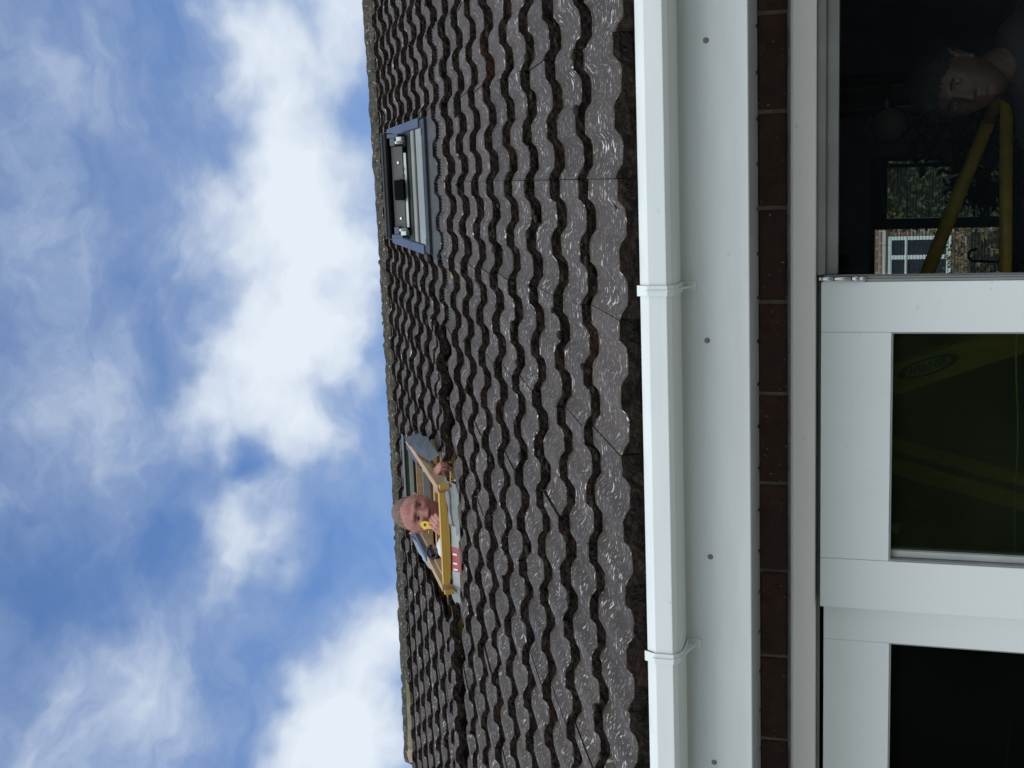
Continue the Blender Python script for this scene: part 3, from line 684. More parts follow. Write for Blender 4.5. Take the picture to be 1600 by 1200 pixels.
mb.box((-.2775,2.9835,z_(.088)),(-.2690,2.9895,z_(.182)))
mb.build('hinge',CHROME,D1,bevel=.0006)
for zz_ in (.1555,.1155): mb=MB(); mb.box((-.274,2.979,z_(zz_)),(-.264,2.982,z_(zz_+.002))); mb.build('hinge_washer',BLK,D1)
mb=MB(); mb.box((-.2625,3.0655,.03),(1.19,3.0705,z_(.161))); mb.build('glass_pane',glass('added_grey_glass',(.88,.91,.91),.3,.006,(.28,.36,.42)),DF)  # pane added to dim the room; its painted veil lifts the darks
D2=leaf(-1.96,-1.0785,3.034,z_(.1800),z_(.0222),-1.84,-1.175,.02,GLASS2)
# ---------------------------------------------------------------- inside the room
BW=empty('back_window',(-.64,BY,1.6)); BW.parent=H; BW.matrix_parent_inverse=Matrix.Translation(-H.location)
MBLK=mat('matt_black',(.004,.004,.004),.9,spec=.1)
BLINDG=mat('pale_grey_green_reveal',(.27,.30,.28),.35,var=.04)
mb=MB(); y0,y1=BY-.13,BY-.04
for a,b in (((BWX0,y0,BWZ1-.035),(BWX1,y1,BWZ1)),((BWX0,y0,BWZ0),(BWX1,y1,BWZ0+.06)),((BWX1-.03,y0,BWZ0+.06),(BWX1,y1,BWZ1-.035)),((BWX0,y0,BWZ0+.06),(BWX0+.05,y1,BWZ1-.035)),
  ((-.515,y0,BWZ0+.06),(-.435,y1,BWZ1-.035))): mb.box(a,b)
mb.box((-.435,y0-.02,BWZ1-.085),(BWX1-.03,y0,BWZ1-.035)); mb.box((-.435,y0+.001,BWZ1-.12),(BWX1-.03,y1,BWZ1-.0352)); mb.box((-.06,y0+.0005,BWZ0+.06),(-.0302,y1,BWZ1-.12)); mb.box((-.435,y0+.001,1.255),(-.0602,y1,1.31))
mb.build('frame',FRAMEB,BW,bevel=.003)
mb=MB(); mb.box((BWX0,BY-.07,BWZ0),(BWX1,BY-.064,BWZ1)); mb.build('glass_pane',GLASS3,BW)
def blind(x0,x1,z0,z1,lab):
    mb=MB(); z=z1; yb=BY-.17
    while z>z0:
        mb.add([(x0,yb-.010,z),(x1,yb-.010,z),(x1,yb+.010,z+.0012),(x0,yb+.010,z+.0012),(x0,yb-.010,z-.0022),(x1,yb-.010,z-.0022),(x1,yb+.010,z-.001),(x0,yb+.010,z-.001)],
               [(0,1,2,3),(7,6,5,4),(0,4,5,1),(1,5,6,2),(2,6,7,3),(3,7,4,0)]); z-=.0225
    o=mb.build('venetian_blind',mat('blind_slat',(.55,.55,.52),.5)); tag(o,lab,'blind')
    for f_ in (.15,.85): mb=MB(); mb.tube([(x0+(x1-x0)*f_,yb-.012,z0),(x0+(x1-x0)*f_,yb-.012,z1)],.0011,6); mb.build('cord',mat('cord',(.4,.4,.38),.7),o)
    return o
blind(-.43,-.062,1.27,2.005,'open slatted blind over the narrower right half of the far window')
blind(-1.24,-.52,1.12,2.06,'open slatted blind over the left half of the far window')
# small things on the room walls
MR=empty('round_mirror',(.137,5.2,.063+CZ)); tag(MR,'small round mirror with a dark rim above the back window','mirror')
mb=MB(); c=Vector((.137,5.2,.063+CZ)); mb.tube([c+Vector((math.cos(R(12*i))*.070,0,math.sin(R(12*i))*.070)) for i in range(31)],.0035,8); mb.build('rim',BLK,MR)
mb=MB(); mb.tube([c+Vector((0,.004,0)),c+Vector((0,.010,0))],.069,40); mb.build('mirror_face',mat('mirror',(.25,.30,.26),.5,.3),MR)
mb=MB(); mb.tube([(.195,5.2,.075+CZ),(.250,5.2,.078+CZ)],.012,14); mb.build('arm',CHROME,MR)
mb=MB(); mb.box((.246,5.18,.055+CZ),(.29,5.22,.10+CZ)); mb.build('wall_bracket',BLK,MR,bevel=.004)
for x,xx,lab in ((.30,.335,'dark upright post right of the round mirror, nearer the dark wall'),(.215,.245,'thinner dark upright post just right of the round mirror')):
    mb=MB(); mb.box((x,5.4,0),(xx,5.44,2.34)); mb.box((x-.006,5.395,2.02),(xx+.006,5.445,2.34)); tag(mb.build('post',DARKM,bevel=.004),lab,'post')
mb=MB(); mb.box((-.84,9.62,.405+CZ),(-.70,9.78,.515+CZ)); mb.sph((-.77,9.615,.46+CZ),(.04,.01,.04),14,8); tag(mb.build('speaker',BLK,bevel=.01),'small black speaker high on the wall left of the far window','speaker')
LEAFM=mat('dark_leaves',(.012,.016,.010),.6,var=.4,vs=20); 
def bush(name,c,rx,ry,rz,n,ls,m_,label,cat,stem=None,seed=1,sagg=0):
    rr=random.Random(seed); mb=MB(); c=Vector(c)
    for i in range(n):
        d=Vector((rr.gauss(0,1),rr.gauss(0,1),rr.gauss(0,1))).normalized()*(rr.random()**.45)
        p=c+Vector((d.x*rx,d.y*ry,d.z*rz)); p.z-=sagg*abs(d.x)
        a=Vector((rr.gauss(0,1),rr.gauss(0,1),rr.gauss(0,1))).normalized(); b=a.cross(Vector((rr.gauss(0,1),rr.gauss(0,1),rr.gauss(0,1)))).normalized()
        l=ls*rr.uniform(.6,1.4); mb.add([p,p+a*l*.5+b*l*.22,p+a*l,p+a*l*.5-b*l*.22],[(0,1,2,3)])
    o=empty(name,c-Vector((0,0,rz))); tag(o,label,cat); mb.build('foliage',m_,o)
    if stem: mb=MB(); mb.tube(stem,.012,8); mb.build('stem',OLDW,o)
    return o
bush('houseplant',(.07,4.95,-.20+CZ),.16,.1,.20,900,.05,LEAFM,'dark bushy houseplant right behind the dark haired man','plant',[(.07,4.95,1.0),(.07,4.95,1.6)],3)
bush('flower_bunch',(-.25,9.3,-.36+CZ),.13,.1,.10,260,.05,mat('rust_flowers',(.10,.028,.010),.7,var=.3),'rust coloured flower heads against the far window','flowers',None,4)
bush('flower_leaves',(-.26,9.3,-.55+CZ),.14,.1,.15,300,.07,LEAFM,'drooping black leaves below the rust flower heads','plant',[(-.26,9.3,.9),(-.26,9.3,1.3)],6)
mb=MB(); mb.tube([(-.55,8,-.42+CZ)]+[(-.588-.035*math.cos(R(a)),8,-.405+CZ+.035*math.sin(R(a))) for a in range(180,-1,-20)]+[(-.64,8,-.70+CZ)],.008,8)
tag(mb.build('hook',BLK),'black curved hook standing in front of the far window','hook')
# table carrying plant and hook
mb=MB(); mb.box((-.9,7.7,.86),(.3,9.6,.90)); mb.box((-.88,7.75,0),(-.83,7.8,.86)); mb.box((.22,7.75,0),(.27,7.8,.86)); mb.box((-.88,9.5,0),(-.83,9.55,.86)); mb.box((.22,9.5,0),(.27,9.55,.86))
tag(mb.build('sideboard_table',FLOORI,bevel=.004),'wooden table under the far window carrying the flowers','table')
mb=MB(); pts=[]
for i in range(41):
    t=i/40; pts.append((-.42-1.5*t,3.45,-.283+CZ-.012*math.sin(t*math.pi)+.003*math.sin(t*23)))
mb.tube(pts,.0022,6); tag(mb.build('cord_line',mat('pale_cord',(.5,.52,.48),.5)),'thin pale cord hanging straight across behind the door glass','cord')
# ---------------------------------------------------------------- step ladder with badge
LD=empty('step_ladder',(-.6,4,0)); tag(LD,'yellow step ladder standing open inside the patio doors','ladder')
def bar(mb,a,b,w,t,mi=0):
    a,b=Vector(a),Vector(b); d=(b-a).normalized(); yv=Vector((0,1,0)); x=d.cross(yv).normalized()*w/2; y=yv*t/2
    P=[a-x-y,a+x-y,a+x+y,a-x+y,b-x-y,b+x-y,b+x+y,b-x+y]
    mb.add(P,[(3,2,1,0),(4,5,6,7),(0,1,5,4),(1,2,6,5),(2,3,7,6),(3,0,4,7)],mi)
TOP=.30
def stile(x0,z0,x1,z1,y,w,zt,zb_):
    k=(x1-x0)/(z1-z0); mb=MB(); bar(mb,(x0+k*(zt-z0),y,zt+CZ),(x0+k*(zb_-z0),y,zb_+CZ),w,.03); return mb.build('stile',YEL,LD,bevel=.003)
ws=(-.6557,.010,-.4998*3.9/3.7,-.3224*3.9/3.7)
stile(-.640,.010,-.520,-.320,3.80,.088,TOP,-CZ+.0)
stile(-.700,.010,-.560,-.320,4.28,.070,TOP,-CZ+.0)
stile(-.912,.0159,-1.005,-.337,3.80,.045,TOP,-CZ)
stile(-.930,.0173,-1.035,-.371,4.20,.040,TOP,-CZ)
mb=MB(); mb.box((-.94,3.76,TOP+CZ-.03),(-.52,4.32,TOP+CZ)); mb.build('top_cap',YEL,LD,bevel=.006)
for i in range(6):
    z=TOP-.45-i*.28; x=-.640-.3636*(z-.01)+.0; mb=MB(); mb.box((x-.035,3.815,z+CZ-.012),(x+.045,4.27,z+CZ+.012)); mb.build('rung',GREYM,LD,bevel=.003)
mb=MB(); mb.tube([(.1062,4.2,-.2449+CZ),(-.16,4.2,-.145+CZ),(-.64,4.2,.03+CZ)],[.020,.022,.022],12); mb.build('brace',YEL,LD)
mb=MB(); mb.tube([(.22,4.0,-.279+CZ),(-.3693,4.0,-.292+CZ),(-.60,4.0,-.30+CZ)],.0185,14); mb.build('brace',YEL,LD)
mb=MB(); mb.tube([(.1062,4.2,-.2449+CZ),(.22,4.0,-.279+CZ)],.018,12); mb.build('brace',YEL,LD)
# oval badge
dx=Vector((.12,0,-.33)).normalized(); dy=Vector((-dx.z,0,dx.x)); cb=Vector((-.6020,3.7840,-.070+CZ))
def oval(a,b,off,m_,nm,par):
    mb=MB(); n=48; vs=[cb+dx*a*math.cos(2*math.pi*i/n)+dy*b*math.sin(2*math.pi*i/n)+Vector((0,off,0)) for i in range(n)]
    vs+=[v+Vector((0,.002,0)) for v in vs]; mb.add(vs,[tuple(range(n))]+[(i,(i+1)%n,(i+1)%n+n,i+n) for i in range(n)]); return mb.build(nm,m_,par)
BD=oval(.094,.0275,-.002,BADGE,'badge',LD); oval(.091,.0255,-.004,NAVY,'badge_ring',BD); oval(.066,.0185,-.006,BADGE,'badge_centre',BD)
cu=bpy.data.curves.new('lettering','FONT'); cu.body='WERNER'; cu.align_x='CENTER'; cu.align_y='CENTER'; cu.size=.0300; cu.extrude=.0005; cu.offset=.0009; cu.space_character=1.0
to=bpy.data.objects.new('t',cu); C.objects.link(to); bpy.context.view_layer.update()
me=bpy.data.meshes.new_from_object(to.evaluated_get(bpy.context.evaluated_depsgraph_get())); bpy.data.objects.remove(to)
me.materials.clear(); me.materials.append(NAVY); lo=bpy.data.objects.new('lettering',me); C.objects.link(lo)
zz=dx.cross(dy); lm=Matrix(((dx.x,dy.x,zz.x,cb.x),(dx.y,dy.y,zz.y,cb.y-.0075),(dx.z,dy.z,zz.z,cb.z),(0,0,0,1)))
me.transform(lm); lo.parent=BD
# ---------------------------------------------------------------- people
def headfn(w_,d_,h_,nose=1.0,open_=0):
    ga=lambda x,c,s:math.exp(-((x-c)/s)**2)
    def fn(q):   # q on the unit sphere, y forward
        x,y,z=q.x*w_,q.y*d_,q.z*h_
        t=max(0,-z/h_)
        x*=1-.30*t**1.7; 
        if y>0: y*=.96-.05*t
        else: y*=1-.42*t
        if z>0: x*=1+.03*math.sin(z/h_*3)
        if q.y>0:
            f=min(1,q.y*2.2); k=h_/.125
            X,Z=x/k,z/k; e=0
            e+=.0055*ga(X,0,.05)*ga(Z,.030,.011)
            for s_i in (-1,1):
                e-=.0125*ga(X,s_i*.031,.017)*ga(Z,.010,.0125)
                e+=.0035*ga(X,s_i*.031,.013)*ga(Z,.0075,.005)
                e+=.0055*ga(X,s_i*.047,.017)*ga(Z,-.016,.016)
                e-=.0040*ga(X,s_i*.030,.010)*ga(Z,-.044,.018)
                e+=.0085*nose*ga(X,s_i*.0125,.0065)*ga(Z,-.0315,.0075)
            nr=max(0,min(1,(.018-Z)/.050)) if Z>-.034 else max(0,1-(-.034-Z)/.007)
            e+=nose*(.004+.022*nr)*ga(X,0,.0075+.005*nr)*(1 if Z<.018 else ga(Z,.018,.008))
            e+=.0055*ga(X,0,.021)*ga(Z,-.0525,.0055)+.0055*ga(X,0,.017)*ga(Z,-.0640,.0055)
            e-=.0050*ga(X,0,.023)*ga(Z,-.0585,.0022)
            e-=.0035*ga(X,0,.018)*ga(Z,-.074,.005)+.001
            e+=.010*ga(X,0,.022)*ga(Z,-.094,.015)
            y+=e*f*k
        return Vector((x,y,z))
    return fn
def uhead(mb,M,hf,nu=150,nv=110,mi=0): mb.sph((0,0,0),1,nu,nv,M=M,mi=mi,fn=hf)
def ears(mb,M,w_):
    for s_i in (-1,1):
        pts=[Vector((s_i*(w_*.97+.010*math.sin(R(a))+.004),-.008-.016*math.cos(R(a))*.9,.004+.030*math.sin(R(a)))) for a in range(-110,200,22)]
        mb.tube([M@p for p in pts],[.0055]*len(pts),8)
        mb.sph(M@Vector((s_i*(w_*.96+.003),-.006,0)),(.006,.013,.024),10,8); mb.sph(M@Vector((s_i*(w_*.97+.003),.002,-.024)),.0075,10,8)
def limb(mb,pts,rs,n=16):
    mb.tube(pts,rs,n)
    for p,r_ in zip(pts,rs): mb.sph(p,r_*.99,14,10)
def hand(mb,M,curl,thumb=(.5,.6),sc=1.0):
    # palm at the origin in the local x (thumb side) / y (finger direction) plane, palm faces -z
    for i,x in enumerate((.0315,.0105,-.0105,-.0300)):
        limb(mb,[M@Vector((x*.6,-.045,0)),M@Vector((x,.035,0))],[.0155,.0125],10)
        L_=(.040,.045,.042,.033)[i]; p=Vector((x,.037,0)); a=0; pts=[M@p]
        for k,f_ in enumerate((1,.62,.5)):
            a+=curl[i][k]; p=p+Vector((0,math.cos(a),-math.sin(a)))*L_*f_; pts.append(M@p)
        limb(mb,pts,[.0098,.0086,.0078,.0066],10)
    p0=Vector((.022,-.03,-.004)); p1=Vector((.045,.0,-.014)); p2=Vector((.045+.01*thumb[0],.030,-.014-.02*thumb[1])); p3=Vector((.032,.048,-.020-.03*thumb[1]))
    limb(mb,[M@p0,M@p1,M@p2,M@p3],[.015,.0125,.0105,.0085],10)
def frame3(o_,f_,u_):
    f_=Vector(f_).normalized(); r_=f_.cross(Vector(u_)).normalized(); u_=r_.cross(f_)   # x right of the figure is -r seen from the front
    return Matrix(((r_.x,f_.x,u_.x,o_[0]),(r_.y,f_.y,u_.y,o_[1]),(r_.z,f_.z,u_.z,o_[2]),(0,0,0,1)))
def skin(name,a,b,ruddy,stub):
    g=G(name); v=g.map(); n=g.noise(v,28,4,.6); c=g.mix(g.rng(n,.35,.68),a,b); c=g.mix(g.rng(g.noise(v,11,3),.52,.66,0,.6),c,ruddy); c=g.mix(g.rng(g.noise(v,300,2),.55,.7,0,.25),c,stub)
    g.col(c); g.rough(.5); g.bump(g.noise(v,160,4,.6),.3,.002); g.b.inputs['Subsurface Weight'].default_value=.08; g.b.inputs['Subsurface Radius'].default_value=(.01,.004,.002); return g.M
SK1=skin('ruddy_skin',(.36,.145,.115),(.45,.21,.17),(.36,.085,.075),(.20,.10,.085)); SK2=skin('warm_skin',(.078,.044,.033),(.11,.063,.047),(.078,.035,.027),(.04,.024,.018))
def cap(name,M,hf,off,keep,m_,par,nz=.004,ns=55,nu=150,nv=110,jit=0):
    mb=MB(); tmp=MB(); tmp.sph((0,0,0),1,nu,nv,fn=hf); raw=MB(); raw.sph((0,0,0),1,nu,nv)
    vs=[]
    for q,u_ in zip(tmp.v,raw.v):
        q=Vector(q); u_=Vector(u_); k=off*keep(u_); vs.append(M@(q+u_*(k-.0015)+u_*nz*noise.noise(q*ns)*min(1,keep(u_)*2)))
    jj=random.Random(5)
    fs=[f for f in raw.f if sum(keep(Vector(raw.v[i])) for i in f)/4>.04+max(0,jit*(.5+noise.noise(Vector(raw.v[f[0]])*7)+jj.uniform(-.5,.5)))]
    mb.add(vs,fs,0,True); o=mb.build(name,m_,par); return o
def sstep(a,b,x): x=max(0,min(1,(x-a)/(b-a))); return x*x*(3-2*x)
EYEW=mat('eye_white',(.26,.22,.19),.4); IRIS=mat('iris',(.02,.018,.015),.2)
def eyes(M,par,k,hh,yoff,white_=True):
    for s_i in (-1,1):
        mb=MB(); mb.sph(M@Vector((s_i*.031*k,yoff,.0085*k)),(.0115*k,.006*k,hh),14,10,mi=0)
        f_=M.to_3x3()@Vector((0,1,0)); mb.sph(M@Vector((s_i*.031*k,yoff+.0045*k,.0085*k)),(.0048*k,.0035*k,min(hh*.95,.0045*k)),10,8,mi=1); mb.build('eye',[EYEW if white_ else IRIS,IRIS],par)
# man leaning out of the roof window
PA=empty('person',(-1.52,5.2,2.40)); tag(PA,'man in a white T-shirt leaning out of the roof window, grey hair cropped short','person')
HA=Vector((-1.502,5.045,2.084+CZ)); fa=(.37,-.86,-.43); MA=frame3(HA,fa,(0,0,1)); hfa=headfn(.0800,.100,.1270,1.05)
mb=MB(); uhead(mb,MA,hfa); ears(mb,MA,.080)
nb_=Vector((-1.525,5.17,3.775))
limb(mb,[HA+Vector((-.012,.045,-.065)),nb_],[.056,.060],24)
chest=[(nb_+Vector((0,.01,-.03)),.085),(Vector((-1.53,5.20,3.66)),.125),(Vector((-1.53,5.21,3.50)),.130),(Vector((-1.53,5.22,3.32)),.120),(Vector((-1.53,5.22,3.20)),.125)]
def torso(mb,g):
    rings=[p for p,_ in chest]
    for dx in (-.045,0,.045): limb(mb,[p+Vector((dx*(.6 if i==0 else 1),0,0)) for i,(p,_) in enumerate(chest)],[r_*(.80 if i else .55)+g for i,(_,r_) in enumerate(chest)],22)
torso(mb,0)
shR,elR,wrR=Vector((-1.655,5.06,3.79)),Vector((-1.735,4.99,3.555)),Vector((-1.515,4.925,3.705))
shL,elL,wrL=Vector((-1.375,5.13,3.72)),Vector((-1.41,5.07,3.50)),Vector((-1.36,5.01,3.725))
for a,b,c in ((shR,elR,wrR),(shL,elL,wrL)):
    limb(mb,[nb_+Vector((0,.02,-.05)),a],[.065,.058]); limb(mb,[a,b],[.054,.042]); limb(mb,[b,c],[.040,.028])
for dx in (-.09,.09): limb(mb,[Vector((-1.53+dx,5.22,3.20)),Vector((-1.53+dx*1.1,5.20,2.86)),Vector((-1.53+dx*1.2,5.24,2.47)),Vector((-1.53+dx*1.25,5.10,2.44))],[.085,.058,.042,.040])
# right hand closed round a small yellow tool in front of the chin
hm=frame3(Vector((-1.487,4.885,1.950+CZ)),(.62,-.10,-.42),(-.25,-.8,.55))
hm=Matrix.Translation(Vector((-1.500,4.893,1.948+CZ)))@Matrix.Rotation(R(-8),4,'Z')@Matrix(((0,1,0,0),(0,0,-1,0),(-1,0,0,0),(0,0,0,1)))
cu_=[(1.1,1.3,.9)]*4
M2=Matrix(((.10,.92,.05,0),(-.15,-.10,-1,0),(.95,.15,-.1,0),(0,0,0,1)))
def orth(x,y):
    x=Vector(x).normalized(); y=Vector(y); y=(y-x*y.dot(x)).normalized(); z=x.cross(y); return x,y,z
def mx3(o_,x,y):
    x,y,z=orth(x,y); return Matrix(((x.x,y.x,z.x,o_[0]),(x.y,y.y,z.y,o_[1]),(x.z,y.z,z.z,o_[2]),(0,0,0,1)))
hx,hy=Vector((-.87,.05,.48)).normalized(),Vector((.48,-.12,.87)).normalized(); hz=hy.cross(hx)
if hz.y>0: hz=-hz
ho=(-1.508,4.880,1.904+CZ); hr=Matrix(((hx.x,hy.x,hz.x,ho[0]),(hx.y,hy.y,hz.y,ho[1]),(hx.z,hy.z,hz.z,ho[2]),(0,0,0,1)))
hr=hr@Matrix.Diagonal((.88,.9,.9,1))
hand(mb,hr,[(.45,1.7,1.2),(.50,1.7,1.2),(.55,1.7,1.2),(.60,1.7,1.2)])
limb(mb,[wrR,hr@Vector((0,-.045,0))],[.028,.026])
hl=mx3((-1.316,4.955,3.802),(-.3,-.9,-.35),(1,-.35,.0))
hand(mb,hl,[(.7,.9,.5)]*4); limb(mb,[wrL,hl@Vector((0,-.045,0))],[.028,.026])
mb.build('body',SK1,PA,remesh=.0024)
cap('hair',MA,hfa,.0030,lambda u:sstep(.16+.46*max(0,u.y),.66+.42*max(0,u.y),u.z+.25*max(0,-u.y)+.12*abs(u.x)*(u.y>0)) if u.z>-.35 else 0,mat('cropped_grey_hair',(.13,.09,.07),.9,var=.4,vs=120,bump=.8,bs=300,col2=(.24,.17,.135)),PA,.0015,200,jit=.75)
eyes(MA,PA,1,.0026,.0815,False)
for s_i in (-1,1):
    mb=MB(); mb.tube([MA@Vector((s_i*x,.0925-.25*(x-.015)**1.0*1.2,z)) for x,z in ((.016,.0245),(.028,.0275),(.042,.0225))],[.0022,.0028,.0016],8); mb.build('eyebrow',mat('grey_brow',(.16,.10,.07),.9),PA)
mb=MB(); torso(mb,.012); limb(mb,[nb_+Vector((0,.03,-.055)),shR],[.075,.071]); limb(mb,[shR,shR.lerp(elR,.75)],[.070,.060]); limb(mb,[nb_+Vector((0,.03,-.055)),shL],[.075,.071]); limb(mb,[shL,shL.lerp(elL,.75)],[.070,.060])
mb.build('t_shirt',mat('white_cotton',(.62,.66,.72),.85,var=.15,vs=12,bump=.6,bs=30),PA,remesh=.006)
mb=MB()
for dx in (-.09,.09): limb(mb,[Vector((-1.53+dx*.6,5.22,3.27)),Vector((-1.53+dx,5.22,3.20)),Vector((-1.53+dx*1.1,5.20,2.86)),Vector((-1.53+dx*1.2,5.24,2.48))],[.115,.100,.072,.060])
mb.build('trousers',mat('work_trousers',(.04,.045,.05),.9,var=.2),PA,remesh=.008)
# yellow tool
TL=empty('yellow_tool',(-1.505,4.868,2.0+CZ)); tag(TL,'small yellow tool with a black mark held in the leaning man’s fist','tool')
mb=MB(); q0,q1=Vector((-1.512,4.882,1.955+CZ)),Vector((-1.498,4.882,2.018+CZ)); ax_=(q1-q0).normalized(); sx_=ax_.cross(Vector((0,1,0))).normalized()
pr=[(-.03,-.013),(0,-.016),(.04,-.0175),(.058,-.010),(.064,.002),(.055,.013),(.040,.024),(.026,.014),(.010,.010),(-.03,.008)]
n=len(pr); vs=[q0+ax_*a+sx_*b for a,b in pr]+[q0+ax_*a+sx_*b+Vector((0,.010,0)) for a,b in pr]
mb.add(vs,[tuple(range(n)),tuple(range(n,2*n))]+[(i,(i+1)%n,(i+1)%n+n,i+n) for i in range(n)]); mb.build('body',mat('yellow_plastic',(.75,.50,.02),.4),TL,bevel=.0015)
mb=MB(); c=q0+ax_*.040; mb.add([c+ax_*a*.0055+sx_*b*.0055+Vector((0,-.001,0)) for a,b in ((-1,-1.3),(1,-1.3),(1,1),(-1,1))],[(0,1,2,3)]); mb.build('mark',BLK,TL)
# man standing inside the doors
PB=empty('person',(.22,3.62,0)); tag(PB,'dark haired man in a black jacket standing inside the open doors','person')
HB=Vector((.190,3.55,-.1330+CZ)); MB_=frame3(HB,(-.36,-.92,.02),(.055,0,1)); hfb=headfn(.0770,.098,.1180,1.0)
mb=MB(); uhead(mb,MB_,hfb); ears(mb,MB_,.077)
nb2=Vector((.235,3.62,1.595))
limb(mb,[HB+Vector((.02,.035,-.07)),nb2],[.053,.058],24)
ch2=[(Vector((.25,3.63,1.555)),.082),(Vector((.25,3.64,1.38)),.135),(Vector((.25,3.64,1.18)),.125),(Vector((.25,3.64,1.0)),.125),(Vector((.25,3.64,.92)),.13)]
def torso2(mb,g):
    for dx in (-.07,0,.07): limb(mb,[p+Vector((dx*(.7 if i==0 else 1),0,0)) for i,(p,_) in enumerate(ch2)],[r_*(.85 if i else .7)+g for i,(_,r_) in enumerate(ch2)],22)
torso2(mb,0)
sR,eR,wR=Vector((.050,3.62,1.49)),Vector((.03,3.58,1.17)),Vector((.10,3.44,.98)); sL,eL,wL=Vector((.445,3.64,1.49)),Vector((.49,3.62,1.17)),Vector((.45,3.50,.96))
for a,b,c in ((sR,eR,wR),(sL,eL,wL)):
    limb(mb,[nb2+Vector((0,.02,-.05)),a],[.065,.055]); limb(mb,[a,b],[.052,.042]); limb(mb,[b,c],[.040,.028])
    d_=(c-b).normalized(); M_=mx3(c+d_*.05,(1 if a is sR else -1,.2,0),d_); hand(mb,M_,[(.4,.5,.3)]*4); limb(mb,[c,M_@Vector((0,-.045,0))],[.028,.026])
for dx in (-.1,.1): limb(mb,[Vector((.25+dx,3.64,.92)),Vector((.25+dx*1.1,3.61,.50)),Vector((.25+dx*1.2,3.65,.08)),Vector((.25+dx*1.25,3.51,.045))],[.09,.06,.043,.042])
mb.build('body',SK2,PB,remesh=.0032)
cap('hair',MB_,hfb,.021,lambda u:sstep(.16+.26*max(0,u.y)+.10*noise.noise(u*9),.34+.32*max(0,u.y)+.10*noise.noise(u*9),u.z+.45*max(0,-u.y)+.05*abs(u.x)) if u.z>-.5 else 0,mat('black_hair',(.008,.007,.0065),.8,var=.3,vs=90,bump=.8,bs=150),PB,.006,45)
eyes(MB_,PB,.95,.0034,.0785)
for s_i in (-1,1):
    mb=MB(); mb.tube([MB_@Vector((s_i*x,.0905-.30*(x-.015),z)) for x,z in ((.014,.0225),(.027,.0260),(.042,.0215))],[.0028,.0034,.0018],8); mb.build('eyebrow',mat('dark_brow',(.012,.009,.007),.9),PB)
mb=MB(); torso2(mb,.018)
for a,b,c in ((sR,eR,wR),(sL,eL,wL)): limb(mb,[Vector((.25,3.65,1.52)),a],[.090,.074]); limb(mb,[a,b],[.072,.060]); limb(mb,[b,b.lerp(c,.9)],[.058,.042])
mb.build('jacket',mat('black_jacket',(.012,.012,.014),.8,var=.2,bump=.4,bs=30),PB,remesh=.007)
mb=MB()
for dx in (-.1,.1): limb(mb,[Vector((.25+dx*.6,3.64,.98)),Vector((.25+dx,3.64,.90)),Vector((.25+dx*1.1,3.61,.50)),Vector((.25+dx*1.2,3.65,.09))],[.125,.108,.078,.065])
mb.build('trousers',mat('dark_trousers',(.02,.022,.03),.9),PB,remesh=.008)
# ---------------------------------------------------------------- beyond the far window, and the garden behind the camera
NH=empty('neighbour_house',(-6,25,0)); tag(NH,'brick house with white windows seen through the far window','house')
g=G('far_brick'); t=g.t; br=t.nodes.new('ShaderNodeTexBrick'); t.links.new(g.map(rot=(R(90),0,0)),br.inputs['Vector'])
for k,vv in (('Scale',1),('Brick Width',.225),('Row Height',.075),('Mortar Size',.01)): br.inputs[k].default_value=vv
br.inputs['Color1'].default_value=(.20,.10,.07,1); br.inputs['Color2'].default_value=(.26,.14,.10,1); br.inputs['Mortar'].default_value=(.4,.37,.33,1); t.links.new(br.outputs[0],g.b.inputs['Base Color']); g.rough(.9); FBR=g.M
mb=MB(); mb.box((-12,25,-.06),(-1.0,33,5.2)); mb.build('wall',FBR,NH)
mb=MB(); mb.add([(-12.3,24.6,5.1),(-.7,24.6,5.1),(-.7,29,7.6),(-12.3,29,7.6),(-12.3,33.4,5.1),(-.7,33.4,5.1)],[(0,1,2,3),(3,2,5,4)]); mb.build('roof',TILE,NH)
mb=MB(); xa,xb,za,zc=-3.6,-1.45,1.0,2.155
for a,b in (((xa,24.94,zc-.07),(xb,24.99,zc)),((xa,24.94,za),(xb,24.99,za+.09)),((xa,24.94,za+.09),(xa+.07,24.99,zc-.07)),((xb-.07,24.94,za+.09),(xb,24.99,zc-.07)),((-1.89,24.94,za+.09),(-1.81,24.99,zc-.07)),((-2.7,24.94,za+.09),(-2.62,24.99,zc-.07)),((xa,24.93,1.80),(xb,24.98,1.845))): mb.box(a,b)
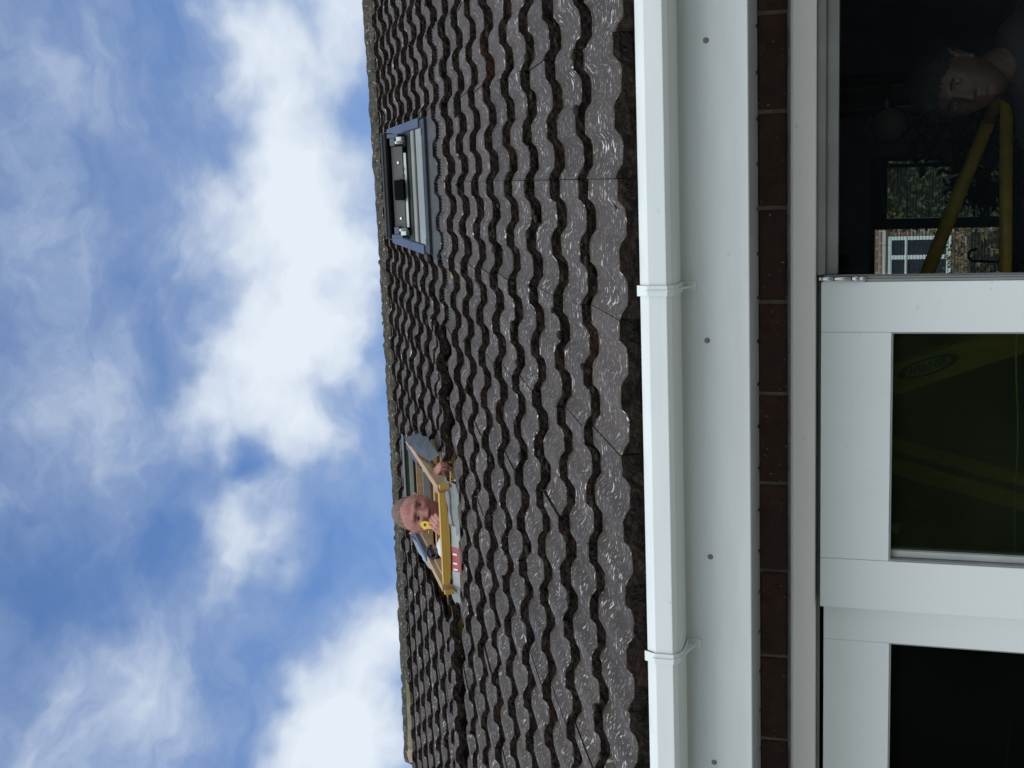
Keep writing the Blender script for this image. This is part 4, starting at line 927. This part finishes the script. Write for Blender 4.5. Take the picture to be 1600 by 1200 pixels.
mb.box((-12,24.9,2.20),(-1.0,24.98,2.235)); WN=mb.build('window',UPVC,NH)
mb=MB(); mb.box((xa+.07,24.96,za+.09),(xb-.07,24.965,zc-.07)); mb.build('pane',mat('far_pane',(.03,.035,.045),.1),WN)
mb=MB(); mb.box((-.45,27,-.06),(3,31,1.25)); mb.add([(-.6,26.9,.9),(-.02,26.9,1.45),(1.5,26.9,1.45),(3,26.9,.9)],[(0,1,2,3)]); sh=mb.build('shed',FBR)
tag(sh,'low brick outbuilding beyond the hedge, mostly hidden','shed')
HG=mat('hedge_leaves',(.07,.085,.018),.7,var=.6,vs=3,col2=(.035,.055,.012)); HG2=mat('hedge_leaves_brown',(.11,.085,.03),.7,var=.4,vs=4)
def hedge(x0,x1,y0,y1,z1,n,ls,m_,lab,seed):
    rr=random.Random(seed); mb=MB(); 
    for i in range(n):
        x=rr.uniform(x0,x1); z=rr.uniform(0,z1)+rr.gauss(0,.06); y=y0+(y1-y0)*rr.random()**1.5+.15*noise.noise(Vector((x*2,z*2,seed)))
        a=Vector((rr.gauss(0,1),rr.gauss(0,1),rr.gauss(0,1))).normalized(); b=a.cross(Vector((rr.gauss(0,1),rr.gauss(0,1),rr.gauss(0,1)))).normalized()
        l=ls*rr.uniform(.5,1.5); p=Vector((x,y,z)); mb.add([p,p+a*l*.5+b*l*.25,p+a*l,p+a*l*.5-b*l*.25],[(0,1,2,3)])
    o=empty('hedge',((x0+x1)/2,(y0+y1)/2,0)); tag(o,lab,'hedge'); mb.build('foliage',m_,o)
    mb=MB(); mb.box((x0+.1,y0+.25,-.06),(x1-.1,y1+.1,z1-.25)); mb.build('twigs',mat('hedge_core',(.012,.014,.006),.95),o)
hedge(-.93,1.8,17,17.9,3.0,14000,.075,HG,'tall green hedge seen through the right half of the far window',1)
hedge(-5,-.85,16,16.9,1.32,7000,.075,HG2,'lower brownish hedge seen through the left half of the far window',2)
hedge(-9,9,-9.5,-8.6,3.0,8000,.22,HG,'long garden hedge behind the camera, mirrored in the door glass',3)
